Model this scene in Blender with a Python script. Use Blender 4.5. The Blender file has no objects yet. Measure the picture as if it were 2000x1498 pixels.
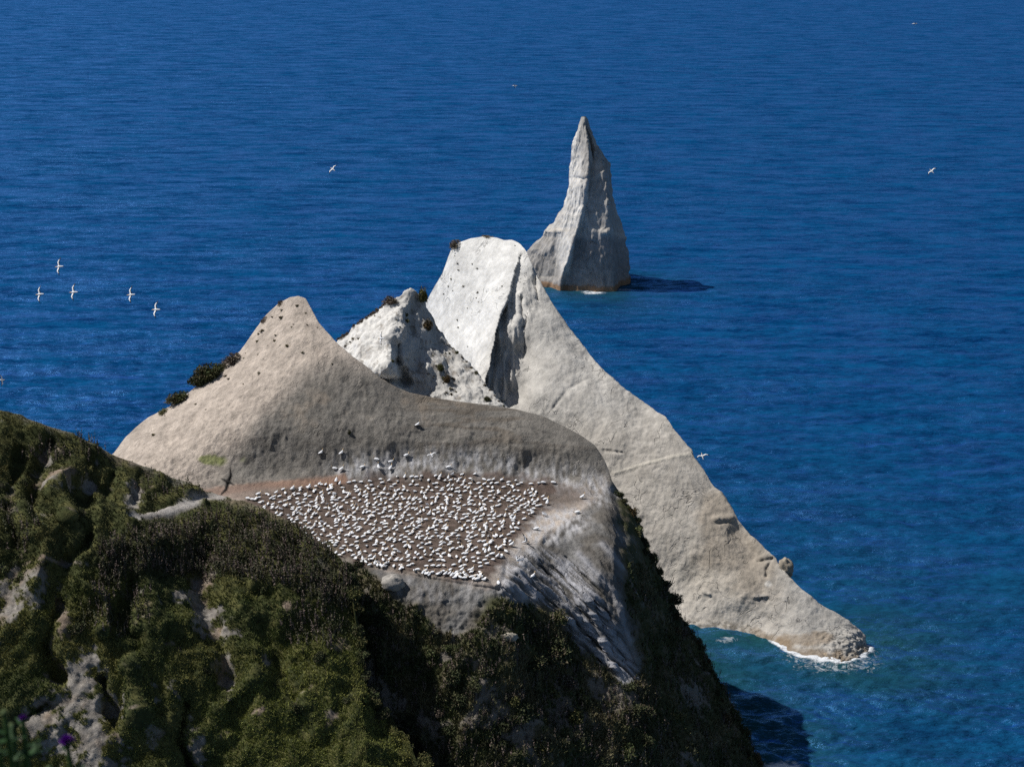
import bpy, math, random
import numpy as np
from mathutils import Vector, Matrix
R = math.radians
rng = np.random.default_rng(7)
random.seed(7)
scn = bpy.context.scene
COL = scn.collection

# ------------------------------------------------------------------ camera, sky, sun, exposure
H, PITCH, FPX = 110.0, R(17.2), 3200.0
cam_d = bpy.data.cameras.new('camera')
cam = bpy.data.objects.new('camera', cam_d); COL.objects.link(cam)
cam.location = (0, 0, H); cam.rotation_euler = (R(90) - PITCH, 0, 0)
cam_d.sensor_fit = 'HORIZONTAL'; cam_d.sensor_width = 36.0; cam_d.lens = 36.0 * FPX / 2000.0
cam_d.clip_start = 0.1; cam_d.clip_end = 120000
cam_d.dof.use_dof = True; cam_d.dof.focus_distance = 205; cam_d.dof.aperture_fstop = 5.0
scn.camera = cam
SUN_EL, SUN_AZ = R(51), R(-76)          # azimuth from +Y towards +X
L = Vector((math.sin(SUN_AZ) * math.cos(SUN_EL), math.cos(SUN_AZ) * math.cos(SUN_EL), math.sin(SUN_EL)))
world = bpy.data.worlds.new('World'); scn.world = world; world.use_nodes = True
wn = world.node_tree.nodes; wl = world.node_tree.links
bg = wn['Background']; sky = wn.new('ShaderNodeTexSky'); sky.sky_type = 'NISHITA'; sky.sun_disc = False
sky.sun_elevation = SUN_EL; sky.sun_rotation = SUN_AZ % (2 * math.pi); sky.altitude = 100
wl.new(sky.outputs[0], bg.inputs[0]); bg.inputs[1].default_value = 0.055
sd = bpy.data.lights.new('sun', 'SUN'); sd.energy = 5.0; sd.angle = R(0.53); sd.color = (1, 0.965, 0.92)
so = bpy.data.objects.new('sun', sd); COL.objects.link(so); so.location = (-200, 0, 300)
so.rotation_euler = (-L).to_track_quat('-Z', 'Y').to_euler()
scn.view_settings.view_transform = 'Standard'; scn.view_settings.look = 'None'
scn.view_settings.exposure = -0.1; scn.view_settings.gamma = 1
scn.cycles.max_bounces = 5; scn.cycles.diffuse_bounces = 2; scn.cycles.glossy_bounces = 2
scn.cycles.sample_clamp_indirect = 4; scn.cycles.sample_clamp_direct = 2.5; scn.cycles.use_denoising = False

# ------------------------------------------------------------------ helpers
def tan_down(py): return np.tan(PITCH + np.arctan((np.asarray(py, float) - 749) / FPX))
def P(px, py, Y):
    px = np.asarray(px, float); v = (np.asarray(py, float) - 749) / FPX
    den = math.cos(PITCH) - v * math.sin(PITCH)
    return np.stack([Y * (px - 1000) / FPX / den, Y + 0 * px, H - Y * (math.sin(PITCH) + v * math.cos(PITCH)) / den], -1)
def Ysea(py): return H / tan_down(py)
def smooth(a, b, x):
    t = np.clip((x - a) / (b - a), 0, 1); return t * t * (3 - 2 * t)
def lerp(a, b, t): return a + (b - a) * t

_G = np.array([(1,1,0),(-1,1,0),(1,-1,0),(-1,-1,0),(1,0,1),(-1,0,1),(1,0,-1),(-1,0,-1),(0,1,1),(0,-1,1),(0,1,-1),(0,-1,-1),(1,1,0),(0,-1,1),(-1,1,0),(0,-1,-1)], float)
def noise(p, s=1.0, seed=0):
    sh = p.shape[:-1]; q = (p.reshape(-1, 3) * s + seed * 17.31)
    i = np.floor(q).astype(np.int64); f = q - i
    w = f * f * f * (f * (f * 6 - 15) + 10)
    r = 0.0
    for dx in (0, 1):
        for dy in (0, 1):
            for dz in (0, 1):
                h = (i[:, 0] + dx) * 73856093 ^ (i[:, 1] + dy) * 19349663 ^ (i[:, 2] + dz) * 83492791
                h = (h ^ (h >> 13)) * 1274126177; h = (h ^ (h >> 16)) & 15
                g = _G[h]
                d = g[:, 0] * (f[:, 0] - dx) + g[:, 1] * (f[:, 1] - dy) + g[:, 2] * (f[:, 2] - dz)
                r = r + d * (w[:, 0] if dx else 1 - w[:, 0]) * (w[:, 1] if dy else 1 - w[:, 1]) * (w[:, 2] if dz else 1 - w[:, 2])
    return r.reshape(sh)
def fbm(p, s, o=4, seed=0, g=0.5):
    a, t = 1.0, 0.0
    for k in range(o):
        t = t + a * noise(p, s * 2.03 ** k, seed + k); a *= g
    return t
def ridged(p, s, o=3, seed=0):
    a, t = 1.0, 0.0
    for k in range(o):
        t = t + a * (1 - 2.2 * np.abs(noise(p, s * 2.1 ** k, seed + k))); a *= 0.5
    return t
def tps(ctrl, reg=2e-3):
    c = np.array(ctrl, float); xy = c[:, :2] / 100; n = len(c)
    def K(a, b):
        d2 = ((a[:, None, :] - b[None]) ** 2).sum(-1); return 0.5 * d2 * np.log(d2 + 1e-9)
    A = np.zeros((n + 3, n + 3)); A[:n, :n] = K(xy, xy) + reg * np.eye(n)
    A[:n, n] = 1; A[:n, n + 1:] = xy; A[n, :n] = 1; A[n + 1:, :n] = xy.T
    w = np.linalg.solve(A, np.concatenate([c[:, 2], [0, 0, 0]]))
    def ev(px, py):
        q = np.stack([np.ravel(px), np.ravel(py)], -1) / 100; out = np.empty(len(q))
        for s in range(0, len(q), 40000):
            b = q[s:s + 40000]; out[s:s + 40000] = K(b, xy) @ w[:n] + w[n] + b @ w[n + 1:]
        return out.reshape(np.shape(px))
    return ev
def pl_dist(px, py, pts):
    d = np.full(np.shape(px), 1e9)
    for (ax, ay), (bx, by) in zip(pts[:-1], pts[1:]):
        vx, vy = bx - ax, by - ay; t = np.clip(((px - ax) * vx + (py - ay) * vy) / (vx * vx + vy * vy + 1e-9), 0, 1)
        d = np.minimum(d, np.hypot(px - ax - t * vx, py - ay - t * vy))
    return d
def poly_sd(px, py, poly):                 # > 0 inside
    d = pl_dist(px, py, list(poly) + [poly[0]]); ins = np.zeros(np.shape(px), bool)
    for (ax, ay), (bx, by) in zip(poly, list(poly[1:]) + [poly[0]]):
        c = (ay > py) != (by > py)
        ins ^= c & (px < (bx - ax) * (py - ay) / (by - ay + 1e-12) + ax)
    return np.where(ins, d, -d)
def strokes_apply(px, py, Y, strokes):
    for pts, w, amt in strokes: Y = Y + amt * np.exp(-(pl_dist(px, py, pts) / w) ** 2)
    return Y
def gradn(p):
    n = np.cross(np.gradient(p, axis=0), np.gradient(p, axis=1)); return n / (np.linalg.norm(n, axis=-1, keepdims=True) + 1e-9)

def mesh_np(name, verts, faces, mat, cols=None, smooth_=True, mats=None, midx=None):
    """verts (n,3); faces (m,k) one array -> ONE mesh"""
    me = bpy.data.meshes.new(name); verts = np.ascontiguousarray(verts, np.float32); faces = np.ascontiguousarray(faces, np.int32)
    m, k = faces.shape
    me.vertices.add(len(verts)); me.vertices.foreach_set('co', verts.ravel())
    me.loops.add(m * k); me.loops.foreach_set('vertex_index', faces.ravel())
    me.polygons.add(m); me.polygons.foreach_set('loop_start', np.arange(0, m * k, k, dtype=np.int32))
    me.polygons.foreach_set('use_smooth', np.full(m, smooth_))
    for x in (mats or [mat]): me.materials.append(x)
    if midx is not None: me.polygons.foreach_set('material_index', np.asarray(midx, np.int32))
    if cols is not None:
        for an, c in cols.items():
            c = np.asarray(c)
            if c.ndim == 1:
                at = me.attributes.new(an, 'FLOAT', 'POINT'); at.data.foreach_set('value', c.astype(np.float32))
            else:
                at = me.attributes.new(an, 'FLOAT_COLOR', 'POINT')
                at.data.foreach_set('color', np.concatenate([c, np.ones((len(c), 1))], 1).astype(np.float32).ravel())
    me.update(calc_edges=True); me.validate()
    return me
def link(name, me, parent=None, **props):
    o = bpy.data.objects.new(name, me); COL.objects.link(o)
    if parent: o.parent = parent
    for k, v in props.items(): o[k] = v
    return o
def copy_tree(o, parent=None):
    c = o.copy(); COL.objects.link(c)
    if parent: c.parent = parent
    for ch in o.children: copy_tree(ch, c)
    return c
def grid_faces(n, m):
    i, j = np.meshgrid(np.arange(n - 1), np.arange(m - 1), indexing='ij'); a = (i * m + j).ravel()
    return np.stack([a, a + m, a + m + 1, a + 1], -1)

# ------------------------------------------------------------------ materials
def new_mat(name):
    m = bpy.data.materials.new(name); m.use_nodes = True
    return m, m.node_tree.nodes, m.node_tree.links, m.node_tree.nodes['Principled BSDF']
def nt(nodes, links, vec, scale, detail=5, rough=0.6, typ='ShaderNodeTexNoise'):
    t = nodes.new(typ); t.inputs['Scale'].default_value = scale
    if 'Detail' in t.inputs: t.inputs['Detail'].default_value = detail
    if 'Roughness' in t.inputs: t.inputs['Roughness'].default_value = rough
    if vec is not None: links.new(vec, t.inputs['Vector'])
    return t
def ramp(nodes, links, fac, stops):
    r = nodes.new('ShaderNodeValToRGB'); el = r.color_ramp.elements
    while len(el) < len(stops): el.new(0.5)
    for e, (p, c) in zip(el, stops):
        e.position = p; e.color = (c, c, c, 1) if isinstance(c, (int, float)) else (*c, 1)
    links.new(fac, r.inputs[0]); return r
def rock_mat(name, bump=0.5, var=0.25, fine=1.6, stretch=(1, 1, 1), dist=0.16, crack=0.5):
    m, n, l, b = new_mat(name)
    g = n.new('ShaderNodeNewGeometry'); mp = n.new('ShaderNodeMapping'); mp.inputs['Scale'].default_value = stretch
    l.new(g.outputs['Position'], mp.inputs['Vector']); pos = mp.outputs[0]
    a = n.new('ShaderNodeAttribute'); a.attribute_name = 'Col'
    n1 = nt(n, l, pos, 0.5, 8, 0.68); n2 = nt(n, l, pos, fine, 8, 0.72); n3 = nt(n, l, pos, fine * 2.7, 4, 0.7)
    rv = ramp(n, l, n1.outputs[0], [(0.3, 1 - var), (0.7, 1 + var)])
    rv2 = ramp(n, l, n2.outputs[0], [(0.3, 1 - var * .8), (0.7, 1 + var * .8)])
    def mul(x, y):
        q = n.new('ShaderNodeMix'); q.data_type = 'RGBA'; q.blend_type = 'MULTIPLY'; q.inputs[0].default_value = 1
        l.new(x, q.inputs[6]); l.new(y, q.inputs[7]); return q.outputs[2]
    nc = nt(n, l, pos, 0.28, 3, 0.55); nc.inputs['Distortion'].default_value = 0.6; nm = nt(n, l, pos, 0.16, 3, 0.5)
    ck = ramp(n, l, nc.outputs[0], [(0.488, 0), (0.497, 1), (0.503, 1), (0.512, 0)]); cm = ramp(n, l, nm.outputs[0], [(0.52, 0), (0.6, 1)])
    cx = n.new('ShaderNodeMath'); cx.operation = 'MULTIPLY'; l.new(ck.outputs[0], cx.inputs[0]); l.new(cm.outputs[0], cx.inputs[1])
    hs = n.new('ShaderNodeMath'); hs.operation = 'MULTIPLY_ADD'; l.new(cx.outputs[0], hs.inputs[0]); hs.inputs[1].default_value = -crack; l.new(n2.outputs[0], hs.inputs[2])
    cd = ramp(n, l, cx.outputs[0], [(0, 1), (1, 1 - .35 * crack)])
    l.new(mul(mul(mul(a.outputs['Color'], rv.outputs[0]), rv2.outputs[0]), cd.outputs[0]), b.inputs['Base Color'])
    b.inputs['Roughness'].default_value = 0.95; b.inputs['Specular IOR Level'].default_value = 0.1
    b1 = n.new('ShaderNodeBump'); b1.inputs['Distance'].default_value = dist; b1.inputs['Strength'].default_value = bump
    b2 = n.new('ShaderNodeBump'); b2.inputs['Distance'].default_value = 0.09; b2.inputs['Strength'].default_value = bump
    l.new(hs.outputs[0], b1.inputs['Height']); l.new(n3.outputs[0], b2.inputs['Height']); l.new(b1.outputs[0], b2.inputs['Normal'])
    l.new(b2.outputs[0], b.inputs['Normal'])
    return m
def leaf_mat(name, trans=0.25):
    m, n, l, b = new_mat(name)
    a = n.new('ShaderNodeAttribute'); a.attribute_name = 'Col'
    oi = n.new('ShaderNodeObjectInfo'); r = ramp(n, l, oi.outputs['Random'], [(0, 0.7), (1, 1.3)])
    q = n.new('ShaderNodeMix'); q.data_type = 'RGBA'; q.blend_type = 'MULTIPLY'; q.inputs[0].default_value = 1
    l.new(a.outputs['Color'], q.inputs[6]); l.new(r.outputs[0], q.inputs[7])
    l.new(q.outputs[2], b.inputs['Base Color']); b.inputs['Roughness'].default_value = 0.75; b.inputs['Specular IOR Level'].default_value = 0.15
    return m
def flat_mat(name, col, rough=0.8, var=0.15, scale=6):
    m, n, l, b = new_mat(name)
    tc = n.new('ShaderNodeTexCoord'); t = nt(n, l, tc.outputs['Object'], scale, 4)
    r = ramp(n, l, t.outputs[0], [(0.25, tuple(c * (1 - var) for c in col)), (0.75, tuple(min(1, c * (1 + var)) for c in col))])
    l.new(r.outputs[0], b.inputs['Base Color']); b.inputs['Roughness'].default_value = rough; b.inputs['Specular IOR Level'].default_value = 0.2
    return m
M_HEAD = rock_mat('weathered_papa_rock', 0.8, 0.14, 1.7, (1, 1, .6), 0.4, 0.25)
M_RIDGE = rock_mat('pale_mudstone', 0.6, 0.07, 1.5, (1, 1, .7), 0.3, 1.0)
M_STACK = rock_mat('sea_stack_stone', 0.6, 0.10, 0.9, (1, 1, .5), .3, 0.8)
M_HILL = rock_mat('clay_and_turf', 0.9, 0.35, 2.2)
M_LEAF = leaf_mat('leaves'); M_GRASS = leaf_mat('grass_blades')
M_STEM = flat_mat('woody_stem', (0.09, 0.07, 0.05))

# ------------------------------------------------------------------ formation: column grid with real depth, back slope and side slopes
class Formation:
    def __init__(s, top, bot, ctrl, x0, x1, step, ny, strokes=(), back=None, side=None, tpow=1.0, reg=2e-3):
        s.px = np.arange(x0, x1 + 0.01, step); s.top = np.interp(s.px, *zip(*top)); s.bot = np.interp(s.px, *zip(*bot))
        s.t = np.linspace(0, 1, ny) ** tpow
        s.PX = np.broadcast_to(s.px, (ny, len(s.px))).copy(); s.PY = s.top + (s.bot - s.top) * s.t[:, None]
        s.Y = strokes_apply(s.PX, s.PY, tps(ctrl, reg)(s.PX, s.PY), strokes)
        s.pos = P(s.PX, s.PY, s.Y); s.ny, s.nx = s.pos.shape[:2]
        back = back or [(0.5, -.25), (1.3, -1.1), (2.5, -3), (4.2, -6.5), (6.5, -12), (9.5, -19), (13, -28), (18, -44), (24, -64)]
        side = side or [(0.6, -0.6), (1.6, -2.5), (3.5, -8), (7, -20), (12, -40)]
        T = s.pos[0]; rows = [np.stack([T[:, 0], T[:, 1] + a, np.maximum(T[:, 2] + b, -2.5)], -1) for a, b in reversed(back)]
        s.nb = len(rows); A = np.concatenate([np.array(rows), s.pos], 0)
        s.ns = len(side)
        lft = [np.stack([A[:, 0, 0] - a, A[:, 0, 1] + a * .3, np.maximum(A[:, 0, 2] + b, -2.5)], -1) for a, b in reversed(side)]
        rgt = [np.stack([A[:, -1, 0] + a, A[:, -1, 1] + a * .3, np.maximum(A[:, -1, 2] + b, -2.5)], -1) for a, b in side]
        s.A = np.concatenate([np.stack(lft, 1), A, np.stack(rgt, 1)], 1)
        pad = ((s.nb, 0), (s.ns, s.ns))
        s.FX = np.pad(s.PX, pad, mode='edge'); s.FY = np.pad(s.PY, pad, mode='edge')
        s.N = gradn(s.A)
    def displace(s, d):
        s.A = s.A + s.N * d[..., None]; s.N = gradn(s.A)
    def at(s, px, py):
        px = np.asarray(px, float); py = np.asarray(py, float)
        c = np.clip((px - s.px[0]) / (s.px[1] - s.px[0]), 0, s.nx - 1.001)
        top = np.interp(px, s.px, s.top); bot = np.interp(px, s.px, s.bot)
        r = np.clip(np.interp(np.clip((py - top) / (bot - top), 0, 1), s.t, np.arange(s.ny)), 0, s.ny - 1.001)
        r = r + s.nb; c = c + s.ns; i = r.astype(int); j = c.astype(int); a = (r - i)[..., None]; b = (c - j)[..., None]
        f = lambda G: (G[i, j] * (1 - a) + G[i + 1, j] * a) * (1 - b) + (G[i, j + 1] * (1 - a) + G[i + 1, j + 1] * a) * b
        n = f(s.N); return f(s.A), n / np.linalg.norm(n, axis=-1, keepdims=True)
    def build(s, name, mat, col, **props):
        n, m = s.A.shape[:2]
        return link(name, mesh_np(name, s.A.reshape(-1, 3), grid_faces(n, m), mat, {'Col': np.clip(col.reshape(-1, 3), 0, 1)}), **props)
def C(*a): return np.array(a, float)
def mixc(a, b, t): return a + (b - a) * t[..., None]
def ell(px, py, x, y, rx, ry, wob=0, soft=0.35):
    d = np.hypot((px - x) / rx, (py - y) / ry) + wob
    return 1 - smooth(1 - soft, 1 + soft, d)

# ================================================================== SEA
def build_sea():
    def iv_(x):
        q = n.new('ShaderNodeMath'); q.operation = 'SUBTRACT'; q.inputs[0].default_value = 1; l.new(x.outputs[0], q.inputs[1]); return q.outputs[0]
    pys = np.arange(-30, 1570, 1.9); pxs = np.concatenate([[-9000, -3500, -1200], np.arange(-260, 2262, 2.6), [3200, 5500, 11000]])
    Yr = np.concatenate([[90000, 30000, 12000, 6000, 4000, 3000, 2400], Ysea(pys), [150, 100, 40, 5]])
    den = math.cos(PITCH) - (np.concatenate([np.full(7, pys[0]), pys, np.full(4, pys[-1])]) - 749) / FPX * math.sin(PITCH)
    X = Yr[:, None] * (pxs[None] - 1000) / FPX / den[:, None]; Y = np.broadcast_to(Yr[:, None], X.shape).copy()
    dY = np.abs(np.gradient(Yr))[:, None]; Z = np.zeros_like(X); r = np.random.default_rng(3)
    sl = 0
    N = 84
    lam = np.exp(r.uniform(math.log(1.3), math.log(9), N)); ang = R(-98) + r.normal(0, R(42), N); ph = r.uniform(0, 6.28, N)
    amp = 0.0115 * lam ** 0.5
    for k in range(N):
        kx, ky = math.cos(ang[k]) * 2 * math.pi / lam[k], math.sin(ang[k]) * 2 * math.pi / lam[k]
        att = np.clip((lam[k] / dY - 3) / 4, 0, 1)
        if att.max() <= 0: continue
        rr = np.nonzero(att[:, 0] > 0)[0]; a, b = rr[0], rr[-1] + 1
        th = kx * X[a:b] + ky * Y[a:b] + ph[k]
        Z[a:b] += att[a:b] * amp[k] * (np.sin(th) + 0.25 * np.cos(2 * th))
    pos = np.stack([X, Y, Z], -1)
    # nearness to the shores: shallow green water and foam
    def shore(pts): return np.array([P(x, y, Ysea(y)) for x, y in pts])[:, :2]
    S = {'ridge': shore([(1280, 1200), (1340, 1217), (1400, 1224), (1450, 1233), (1500, 1247), (1535, 1263), (1570, 1276), (1600, 1282), (1640, 1286), (1668, 1280), (1689, 1264)]),
         'stack': shore([(1030, 555), (1065, 563), (1130, 568), (1190, 568), (1215, 563), (1234, 557)]),
         'land': shore([(1330, 1225), (1420, 1360), (1490, 1498), (1530, 1560)])}
    def wd(pts): return pl_dist(X, Y, [tuple(p) for p in pts])
    dr, ds, dl = wd(S['ridge']), wd(S['stack']), wd(S['land'])
    p0 = np.stack([X, Y, 0 * X], -1)
    wob = fbm(p0, 0.06, 3, 5)
    shal = np.maximum.reduce([np.exp(-np.maximum(np.minimum(dr, dl * 1.1), 0) / 15), 0.8 * np.exp(-ds / 11), .42 * np.exp(-np.minimum(dr, dl) / 60)]) + 0.3 * wob * np.exp(-np.minimum(dr, ds) / 30)
    toe = P(1625, 1283, Ysea(1283)); dt = np.hypot((X - toe[0]) / 1.35, Y - toe[1])
    c2 = P(1420, 1250, Ysea(1250)); c3 = P(1530, 1500, Ysea(1500)); c4 = P(1160, 571, Ysea(571)); c5 = P(1220, 566, Ysea(566))
    near = smooth(1.8, 0.1, dr) * smooth(9.5, 4.5, dt) * .8 + smooth(12, 3, dt) * 0.54 + .35 * smooth(1.2, .1, dr)
    foam = np.maximum.reduce([near, 0.55 * smooth(2.4, .4, np.hypot((X - c2[0]) / 1.8, Y - c2[1])), 0.8 * smooth(4, .5, np.hypot((X - c3[0]) / 1.6, Y - c3[1])),
                              smooth(6.5, 0.5, np.hypot((X - c4[0]) / 1.3, Y - c4[1])) * .72, smooth(5, 0.5, np.hypot((X - c5[0]) / 1.4, Y - c5[1])) * .6, 0.45 * smooth(1.6, .2, ds)])
    m, n, l, b = new_mat('sea_water')
    g = n.new('ShaderNodeNewGeometry'); pos_ = g.outputs['Position']
    a1 = n.new('ShaderNodeAttribute'); a1.attribute_name = 'shallow'; a2 = n.new('ShaderNodeAttribute'); a2.attribute_name = 'foam'
    mb = n.new('ShaderNodeMapping'); mb.inputs['Rotation'].default_value = (0, 0, R(5)); mb.inputs['Scale'].default_value = (0.045, 0.13, 0.1); l.new(pos_, mb.inputs['Vector']); big = nt(n, l, mb.outputs[0], 1.0, 9, 0.95)
    cr = n.new('ShaderNodeMix'); cr.data_type = 'RGBA'; l.new(ramp(n, l, big.outputs[0], [(0.43, 0), (0.57, 1)]).outputs[0], cr.inputs[0])
    cr.inputs[6].default_value = (0.0008, 0.024, 0.10, 1); cr.inputs[7].default_value = (0.003, 0.075, 0.205, 1)  # dark and bright blue streaks put the wave reflections into the base colour
    cs = n.new('ShaderNodeMix'); cs.data_type = 'RGBA'; l.new(a1.outputs['Fac'], cs.inputs[0]); l.new(cr.outputs[2], cs.inputs[6]); cs.inputs[7].default_value = (0.013, 0.062, 0.062, 1)
    fn = nt(n, l, pos_, 0.9, 9, 0.72); fn.inputs['Distortion'].default_value = 1.2
    ma = n.new('ShaderNodeMath'); ma.operation = 'ADD'; l.new(fn.outputs[0], ma.inputs[0]); l.new(a2.outputs['Fac'], ma.inputs[1])
    fr = ramp(n, l, ma.outputs[0], [(0.0, 0), (1.0, 1)]); fr.color_ramp.elements[0].position = 0.93; fr.color_ramp.elements[1].position = 1.0
    ma2 = n.new('ShaderNodeMath'); ma2.operation = 'MULTIPLY'; ma2.inputs[1].default_value = 0.72; l.new(ma.outputs[0], ma2.inputs[0])
    fr = ramp(n, l, ma2.outputs[0], [(0.72, 0), (0.90, 1)])
    cf = n.new('ShaderNodeMix'); cf.data_type = 'RGBA'; l.new(fr.outputs[0], cf.inputs[0]); l.new(cs.outputs[2], cf.inputs[6]); cf.inputs[7].default_value = (0.72, 0.75, 0.78, 1)
    mp = n.new('ShaderNodeMapping'); mp.inputs['Rotation'].default_value = (0, 0, R(7)); mp.inputs['Scale'].default_value = (0.42, 1, 1); l.new(pos_, mp.inputs['Vector'])
    w1 = nt(n, l, mp.outputs[0], 0.75, 6, 0.65); w2 = nt(n, l, mp.outputs[0], 0.2, 6, 0.68)
    patch = nt(n, l, pos_, 0.02, 3, 0.55); pr = ramp(n, l, patch.outputs[0], [(0.35, 0.35), (0.65, 1.0)])
    bA = n.new('ShaderNodeBump'); bA.inputs['Distance'].default_value = 3.0; bA.inputs['Strength'].default_value = 0.4; l.new(w2.outputs[0], bA.inputs['Height'])
    bB = n.new('ShaderNodeBump'); bB.inputs['Distance'].default_value = 0.8; l.new(pr.outputs[0], bB.inputs['Strength']); l.new(w1.outputs[0], bB.inputs['Height']); l.new(bA.outputs[0], bB.inputs['Normal'])
    df = b; l.new(cf.outputs[2], df.inputs[0]); l.new(bB.outputs[0], df.inputs['Normal']); df.inputs['Specular IOR Level'].default_value = 0; df.inputs['Roughness'].default_value = 1
    gl = n.new('ShaderNodeBsdfGlossy'); gl.inputs['Color'].default_value = (0.15, 0.44, 1, 1); gl.inputs['Roughness'].default_value = 0.32; l.new(bB.outputs[0], gl.inputs['Normal'])
    fz = n.new('ShaderNodeFresnel'); fz.inputs['IOR'].default_value = 1.33; l.new(bB.outputs[0], fz.inputs['Normal'])
    fm = n.new('ShaderNodeMapRange'); l.new(fz.outputs[0], fm.inputs[0]); fm.inputs[1].default_value = 0.02; fm.inputs[2].default_value = 0.6; fm.inputs[3].default_value = 0.012; fm.inputs[4].default_value = 0.34
    fo = n.new('ShaderNodeMath'); fo.operation = 'MULTIPLY'; iv = n.new('ShaderNodeMath'); iv.operation = 'SUBTRACT'; iv.inputs[0].default_value = 1; l.new(fr.outputs[0], iv.inputs[1]); l.new(iv.outputs[0], fo.inputs[0])
    mr = n.new('ShaderNodeMapping'); mr.inputs['Rotation'].default_value = (0, 0, R(9)); mr.inputs['Scale'].default_value = (0.035, 0.12, 0.02); l.new(pos_, mr.inputs['Vector'])
    nr = nt(n, l, mr.outputs[0], 1.0, 9, 0.97); rr_ = ramp(n, l, nr.outputs[0], [(0.44, 0.0), (0.5, 1.2), (0.56, 7)])
    fk = n.new('ShaderNodeMath'); fk.operation = 'MULTIPLY'; l.new(fm.outputs[0], fk.inputs[0]); l.new(rr_.outputs[0], fk.inputs[1]); l.new(fk.outputs[0], fo.inputs[1])
    mx = n.new('ShaderNodeMixShader'); l.new(fo.outputs[0], mx.inputs[0]); l.new(df.outputs[0], mx.inputs[1]); l.new(gl.outputs[0], mx.inputs[2])
    l.new(mx.outputs[0], n['Material Output'].inputs['Surface'])
    link('sea', mesh_np('sea', pos.reshape(-1, 3), grid_faces(*X.shape), m, {'shallow': np.clip(shal, 0, 1).ravel(), 'foam': np.clip(foam, 0, 1).ravel()}),
         kind='structure', label='deep blue rippled sea with white foam at the rocks', category='sea')
build_sea()

# ================================================================== HEADLAND: tan peak, amphitheatre, gannet terrace, cliff
HEAD_TOP = [(60, 985), (150, 930), (222, 885), (245, 855), (265, 835), (290, 815), (330, 795), (370, 765), (405, 735), (440, 708), (470, 685), (500, 642), (520, 615), (545, 592), (565, 581), (583, 578), (597, 583), (607, 602), (622, 630), (645, 655), (660, 672), (690, 697), (715, 715), (740, 737), (775, 757), (800, 767), (850, 777), (900, 785), (950, 790), (985, 795), (1020, 802), (1060, 813), (1100, 832), (1135, 850), (1160, 868), (1178, 893), (1188, 915), (1195, 938), (1207, 957), (1222, 980), (1240, 1000), (1250, 1020), (1262, 1060), (1280, 1100), (1300, 1140), (1318, 1185), (1335, 1220), (1360, 1245), (1385, 1290), (1400, 1330), (1425, 1370), (1450, 1420), (1475, 1470), (1490, 1498), (1520, 1570), (1545, 1640)]
HEAD_C = [(583, 578, 230.5), (545, 592, 231.5), (500, 642, 230), (440, 708, 227), (370, 765, 224), (290, 815, 221), (222, 885, 215.5), (150, 930, 214), (60, 985, 212),
 (607, 602, 228.5), (660, 672, 221.5), (740, 737, 217.3), (800, 767, 216.5), (900, 785, 215.3), (985, 795, 214.6), (1060, 813, 213), (1100, 832, 211.5), (1160, 868, 208.9), (1188, 915, 206.5), (1195, 938, 205),
 (583, 640, 225), (560, 720, 219.5), (640, 720, 217.8), (500, 720, 222), (440, 790, 216), (600, 800, 212.5), (700, 800, 213), (400, 850, 210.5), (330, 860, 212.5), (300, 900, 207.5), (500, 860, 209), (640, 870, 208.8), (760, 860, 209.2), (900, 860, 209.3), (1020, 870, 208.5), (1100, 890, 207.2),
 (360, 945, 202.5), (420, 950, 203), (520, 942, 204.5), (640, 935, 206), (760, 928, 206.8), (900, 926, 206.8), (1020, 932, 206), (1100, 945, 204.5), (1170, 962, 202.5),
 (420, 990, 196), (500, 1000, 195), (600, 1000, 195.5), (750, 1000, 195.3), (900, 1000, 195.2), (1020, 1000, 194.8), (1120, 1000, 195),
 (600, 1060, 186), (750, 1060, 185.5), (900, 1060, 185.2), (1000, 1060, 185.2), (1060, 1060, 186), (700, 1095, 180.5), (800, 1115, 178.2), (900, 1130, 176.2), (980, 1140, 175.6), (1040, 1110, 181.5),
 (800, 1150, 175.8), (900, 1180, 173.8), (980, 1185, 173.3), (980, 1300, 168), (900, 1300, 168.5), (800, 1300, 169.5), (980, 1498, 161), (870, 1498, 162), (760, 1498, 164), (700, 1250, 173), (600, 1200, 177), (600, 1500, 167), (980, 1640, 157), (700, 1640, 160), (500, 1300, 176), (300, 1200, 184), (60, 1200, 190), (60, 1640, 175), (400, 1640, 168),
 (1100, 1120, 183), (1150, 1050, 187.3), (1190, 1000, 194.5), (1225, 1080, 187.6), (1240, 1200, 181.5), (1290, 1350, 178), (1350, 1498, 174), (1100, 1250, 176.8), (1150, 1250, 178.3), (1050, 1300, 172), (1200, 1330, 175.5), (1200, 1498, 167), (1100, 1498, 164), (1250, 1640, 164), (1400, 1640, 172),
 (1262, 1060, 199), (1300, 1140, 196), (1335, 1220, 195), (1400, 1330, 194), (1450, 1420, 191), (1490, 1498, 188.5), (1545, 1640, 186), (1222, 980, 203.5), (1300, 1250, 188)]
strata = []
for k in range(9):
    x0 = 985 + k * 24; y0 = 1105 - k * 9
    strata.append(([(x0, y0 + 30), (x0 + 70, y0 + 105), (x0 + 130 - k * 3, y0 + 230 + 2 * k)], 4.0, 0.4 if k % 2 else -0.3))
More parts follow.
